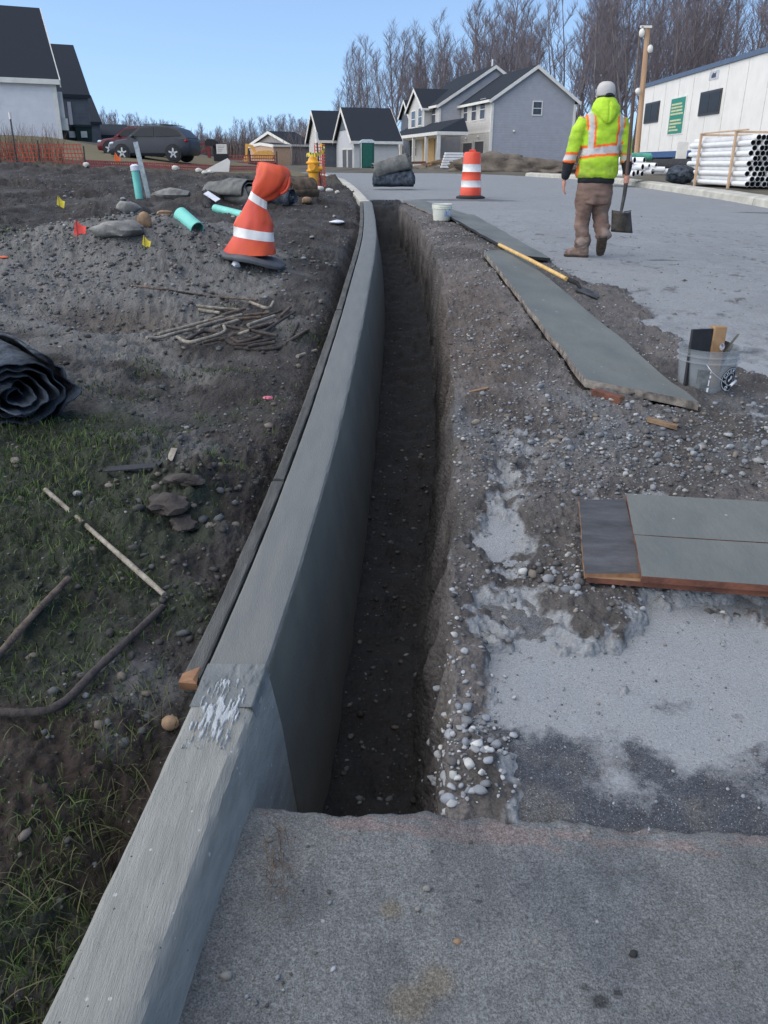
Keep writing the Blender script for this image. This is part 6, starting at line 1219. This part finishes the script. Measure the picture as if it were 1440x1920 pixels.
# right hand closed on the shaft
mb.ell((.292,-.098,.755),(.019,.036,.044),12,8)
for k,dz in enumerate((.03,.010,-.010,-.029)):
    mb.tube([(.298,-.118,.755+dz),(.288,-.150,.755+dz),(.264,-.158,.755+dz),(.248,-.140,.755+dz),(.252,-.122,.755+dz)],[.0092,.009,.0085,.008,.007],8)
mb.tube([(.288,-.08,.785),(.262,-.092,.79),(.244,-.112,.782)],[.011,.0095,.008],8)
me,V,N_=remesh(mb,.0062,2); body=finish(me,'body',V,skin,Wt)
mb=MB(); [mb.ell((.013+sg*.03,.094,1.525),(.011,.006,.006),8,6) for sg in (-1,1)]; mb.build('eyes',M_white,body,smooth=True); mb=MB(); mb.ell((.013,.101,1.462),(.024,.004,.006),8,6); mb.build('lips',mat('lips',srgb(160,90,84),rough=.6),body,smooth=True)
# jacket with hood
mb=MB()
mb.loft([ering(cx,cy,z,rx,ry,tz=tz) for z,rx,ry,cx,cy,tz in ((.765,.192,.135,-.005,0,0),(.80,.208,.15,-.005,0,0),(.9,.198,.148,.0,0,0),(1.02,.186,.135,.008,0,0),(1.15,.192,.135,.014,0,0),(1.25,.205,.125,.018,0,0),(1.31,.20,.11,.018,0,0),(1.36,.15,.09,.018,0,0),(1.40,.09,.075,.015,0,0))])
mb.tube([(-.165,0,1.29),(-.215,-.005,1.20),(-.25,-.01,1.08),(-.275,-.005,.97),(-.283,0,.905)],[.075,.075,.069,.066,.068],16)
mb.tube([(.19,0,1.29),(.235,0,1.20),(.262,0,1.08),(.278,-.015,.97),(.283,-.03,.90)],[.07,.070,.064,.06,.062],16)
mb.loft([ering(cx,cy,z,rx,ry,pw=pw) for z,rx,ry,cx,cy,pw in ((1.255,.012,.012,.03,-.15,2),(1.29,.05,.035,.028,-.135,1.7),(1.34,.105,.075,.022,-.09,1.9),(1.385,.138,.11,.018,-.04,2.2),(1.42,.13,.115,.016,-.025,2.2),(1.46,.108,.10,.016,-.02,2.2),(1.487,.085,.082,.016,-.01,2))])
me,V,N_=remesh(mb,.0085,5)
wr=fbm(V[:,0]*9+V[:,2]*3,V[:,1]*9,V[:,2]*14,o=3,seed=211)*.008+.009*np.abs(fbm(V[:,0]*5-V[:,2]*6,V[:,1]*5,V[:,2]*9+V[:,0]*7,o=2,seed=212)); 
fold=-.010*np.exp(-((V[:,0]-.03)/.010)**2)*(V[:,1]<-.05)*(V[:,2]>1.25)*(V[:,2]<1.46)
V2=V+N_*(wr-.003+fold)[:,None]
lime=lin(176,214,52); ora=lin(250,112,40); sil=lin(196,192,188)
cc=np.tile(lime,(len(V),1)); x,y,z=V[:,0],V[:,1],V[:,2]; wob=.006*vn(x*12,y*12,z*12,seed=213)
arm=((x<-.196)&(z<1.19))|((x>.222)&(z<1.16)); armL=(x<-.20); 
# torso stripes
def paintc(mask,c): cc[mask]=c
hb=z-(1.02+.10*(x-.02)*1.0)+wob
tor=~arm
hoodm=(y<-.03)&(z>1.24)&((np.abs(x-.03)<.012+(z-1.24)*1.15))|(z>1.375)
paintc(tor&(np.abs(hb)<.058),ora); paintc(tor&(np.abs(hb)<.034),sil)
vl=x+.112+.10*np.clip(z-1.22,0,1); vr=x-.178-.0*z
up=tor&(hb>.03)
paintc(up&(np.abs(vl)<.046)&((vl>0)|(z>1.2)),ora); paintc(up&(np.abs(vl-.0)<.025),sil)
paintc(up&(np.abs(vr)<.044)&((vr<0)|(z>1.22)),ora); paintc(up&(np.abs(vr-.003)<.025),sil)
paintc(arm&(z<.998+wob*.5),ora); paintc(arm&(z<.978+wob*.5)&(z>.925),sil)
paintc(hoodm,lime)
dirt_=sm(.0,.8,fbm(x*7,y*7,z*7,o=3,seed=215))*.30*(1+sm(.95,.78,z)); cc=mixc(cc,lin(120,128,60),dirt_)
jk=finish(me,'hooded_jacket',V2,mat('hi_vis_fabric',(1,1,1),(.9,.9,.9),scale=20,rough=.75,bump=.4,bscale=90,attr='Col'),Wt,cc)
# black undershirt: lower sleeves and hem
mb=MB(); mb.loft([ering(-.003,0,z,rx,ry) for z,rx,ry in ((.715,.178,.125),(.74,.184,.13),(.80,.186,.13),(.86,.17,.12))])
mb.tube([(-.282,0,.96),(-.292,.0,.90),(-.302,.01,.82),(-.31,.028,.755)],[.050,.058,.046,.036],14); mb.tube([(.282,-.02,.95),(.288,-.04,.89),(.284,-.06,.83),(.276,-.08,.785)],[.050,.056,.046,.036],14)
me,V,N_=remesh(mb,.009,3); V=V+N_*(fbm(V[:,0]*12,V[:,1]*12,V[:,2]*20,o=2,seed=216)*.006)[:,None]; finish(me,'black_undershirt',V,mat('black_fabric',srgb(38,42,46),srgb(26,29,33),scale=12,rough=.85,bump=.3,bscale=60),Wt)
# trousers
mb=MB(); mb.loft([ering(cx,0,z,rx,ry) for z,rx,ry,cx in ((.735,.170,.118,.0),(.66,.180,.125,.0),(.58,.176,.122,.002),(.52,.16,.11,.002))])
mb.tube([(-.085,0,.64),(-.09,.01,.52),(-.095,.02,.40),(-.095,.01,.25),(-.085,-.01,.13),(-.082,-.01,.085)],[.102,.094,.082,.072,.067,.066],18)
mb.tube([(.085,0,.64),(.088,.02,.53),(.092,.05,.41),(.103,-.01,.30),(.112,-.075,.225),(.114,-.09,.20)],[.102,.094,.083,.072,.064,.061],18)
me,V,N_=remesh(mb,.009,4); x,y,z=V[:,0],V[:,1],V[:,2]
lw=1+1.6*sm(.5,.1,z); wr=(fbm(x*7,y*7,z*16,o=3,seed=217)*.007+np.abs(fbm(x*5+z*5,y*5,z*13,o=2,seed=218))*.011)*lw
V2=V+N_*(wr-.004)[:,None]; cc=np.tile(lin(132,108,96),(len(V),1)); cc=mixc(cc,lin(96,76,68),sm(-.2,.6,fbm(x*6,y*6,z*5,o=3,seed=219))*.8); cc=mixc(cc,lin(152,136,126),sm(.1,.7,fbm(x*9,y*9,z*9,o=3,seed=220)+.9*sm(.4,.1,z)-.3)*.7); cc=mixc(cc,lin(84,68,60),.6*np.exp(-((x-.0)/.03)**2)*(z<.62)*(y<0))
finish(me,'trousers',V2,mat('duck_canvas',(1,1,1),(.85,.85,.85),scale=30,rough=.9,bump=.5,bscale=80,attr='Col'),Wt,cc)
M_boot=mat('muddy_boot',srgb(142,122,112),srgb(96,80,70),scale=16,rough=.9,bump=.6,bscale=50); M_sole=mat('boot_sole',srgb(84,72,64),srgb(58,50,44),scale=30,rough=.9,bump=1,bscale=60)
def boot(M):
    mb=MB(); mb.M=M
    mb.loft([ering(0,cy,z,rx,ry,pw=2.6) for z,rx,ry,cy in ((.022,.046,.125,.05),(.045,.050,.128,.05),(.07,.048,.115,.04),(.09,.045,.085,.015),(.12,.043,.062,-.01),(.17,.048,.058,-.02),(.2,.05,.058,-.02))]); b=mb.build('boot',M_boot,Wt,smooth=True,autos=60)
    mb=MB(); mb.M=M; mb.loft([ering(0,.05,z,rx,ry,pw=2.8) for z,rx,ry in ((-.002,.044,.124),(.004,.050,.132),(.021,.050,.132))]); mb.build('sole',M_sole,b,smooth=True,autos=50)
    mb=MB(); mb.M=M
    for k in range(9): mb.box(-.038,.038,-.06+.026*k,-.046+.026*k,-.008,-.0025)
    mb.build('tread',M_sole,b)
boot(Matrix.Translation((-.082,-.02,.0))@Matrix.Rotation(math.radians(62),4,'Z'))
boot(Matrix.Translation((.112,-.055,.020))@Matrix.Translation((0,.02,0))@Matrix.Rotation(math.radians(-8),4,'Z')@Matrix.Rotation(math.radians(-62),4,'X')@Matrix.Translation((0,-.17,0)))
# cap and hair
mb=MB(); mb.lathe([(.086,1.505),(.091,1.52),(.092,1.555),(.086,1.59),(.068,1.618),(.04,1.632),(.001,1.636)],28); 
for i,v in enumerate(mb.v): mb.v[i]=(v[0]*.97+.012,v[1]*1.08+.0,v[2]+.06*v[1]*.4)
cp_o=mb.build('cap',mat('cap_fabric',srgb(186,182,178),srgb(176,172,168),scale=14,rough=.85,bump=.4,bscale=60),Wt,smooth=True)
mb=MB(); mb.loft([[(.012+.075*math.cos(a)*k-.02*(1-k),.085+.06*k*math.sin(a)+.02,1.505+.005*math.sin(a)*k+dz) for a in np.linspace(0,2*math.pi,20,endpoint=False)] for k,dz in ((1,0),(1,.008))]); mb.build('bill',_m['cap_fabric'],cp_o,smooth=True)
mb=MB(); mb.loft([[( .028+.040*math.cos(a),-.104-.004*k*1.5+.010*(abs(math.cos(a))**2),1.508+max(0,.020*math.sin(a))) for a in np.linspace(0,2*math.pi,16,endpoint=False)] for k in (0,1)]); mb.build('back_strap_gap',M_black,cp_o)
mb=MB(); mb.lathe([(.001,1.43),(.06,1.43),(.078,1.46),(.082,1.49),(.083,1.515),(.001,1.52)],24)
for i,v in enumerate(mb.v): mb.v[i]=(v[0]+.014,v[1]*1.05-.008 if v[1]<.02 else v[1]*.55,v[2])
mb.build('hair',mat('dark_hair',srgb(48,46,48),srgb(32,30,32),scale=40,rough=.9,bump=.5,bscale=120),Wt,smooth=True)
# shovel in the right hand
St=thing('shovel','square-nosed shovel with a long brown handle in the worker\'s right hand','shovel',(cx_,WY,wz)); St.scale=(hs,hs,hs)
mb=MB(); mb.tube([(.248,-.140,1.53),(.262,-.138,1.1),(.272,-.136,.70)],[.0165,.018,.018],10); mb.build('handle',mat('old_handle',srgb(104,82,72),srgb(76,62,56),scale=18,rough=.8,stretch=(1,1,.2)),St,smooth=True,autos=60)
mb=MB(); mb.tube([(.272,-.136,.72),(.270,-.134,.62),(.262,-.125,.50),(.254,-.135,.44)],[.021,.019,.017,.014],10); mb.build('socket',M_metal,St,smooth=True,autos=60)
mb=MB(); ys=np.linspace(0,1,9); vs=[];fs=[]
for i,v in enumerate(ys):
    for j,u in enumerate(np.linspace(-1,1,9)):
        w=.098+.014*v; vs.append((.262+.03*v+u*w,-.135-.035*(1-u*u)*(1-v*.6)+.022*u*u,.448-.195*v+.012*abs(u)**2*(1-v)-.006*u))
for i in range(8):
    for j in range(8): a=i*9+j; fs.append((a,a+1,a+10,a+9))
mb.add(vs,fs); b=mb.build('blade',mat('worn_blade',srgb(84,78,70),srgb(52,48,44),scale=12,rough=.6,metal=.3,bump=.3,bscale=40),St,smooth=True); sd=b.modifiers.new('s','SOLIDIFY'); sd.thickness=.004
mb=MB(); [mb.tube([(.262+s1*.02,-.14,.452),(.262+s1*.098,-.115,.462)],.006,6) for s1 in (-1,1)]; mb.build('step',M_metal,b)
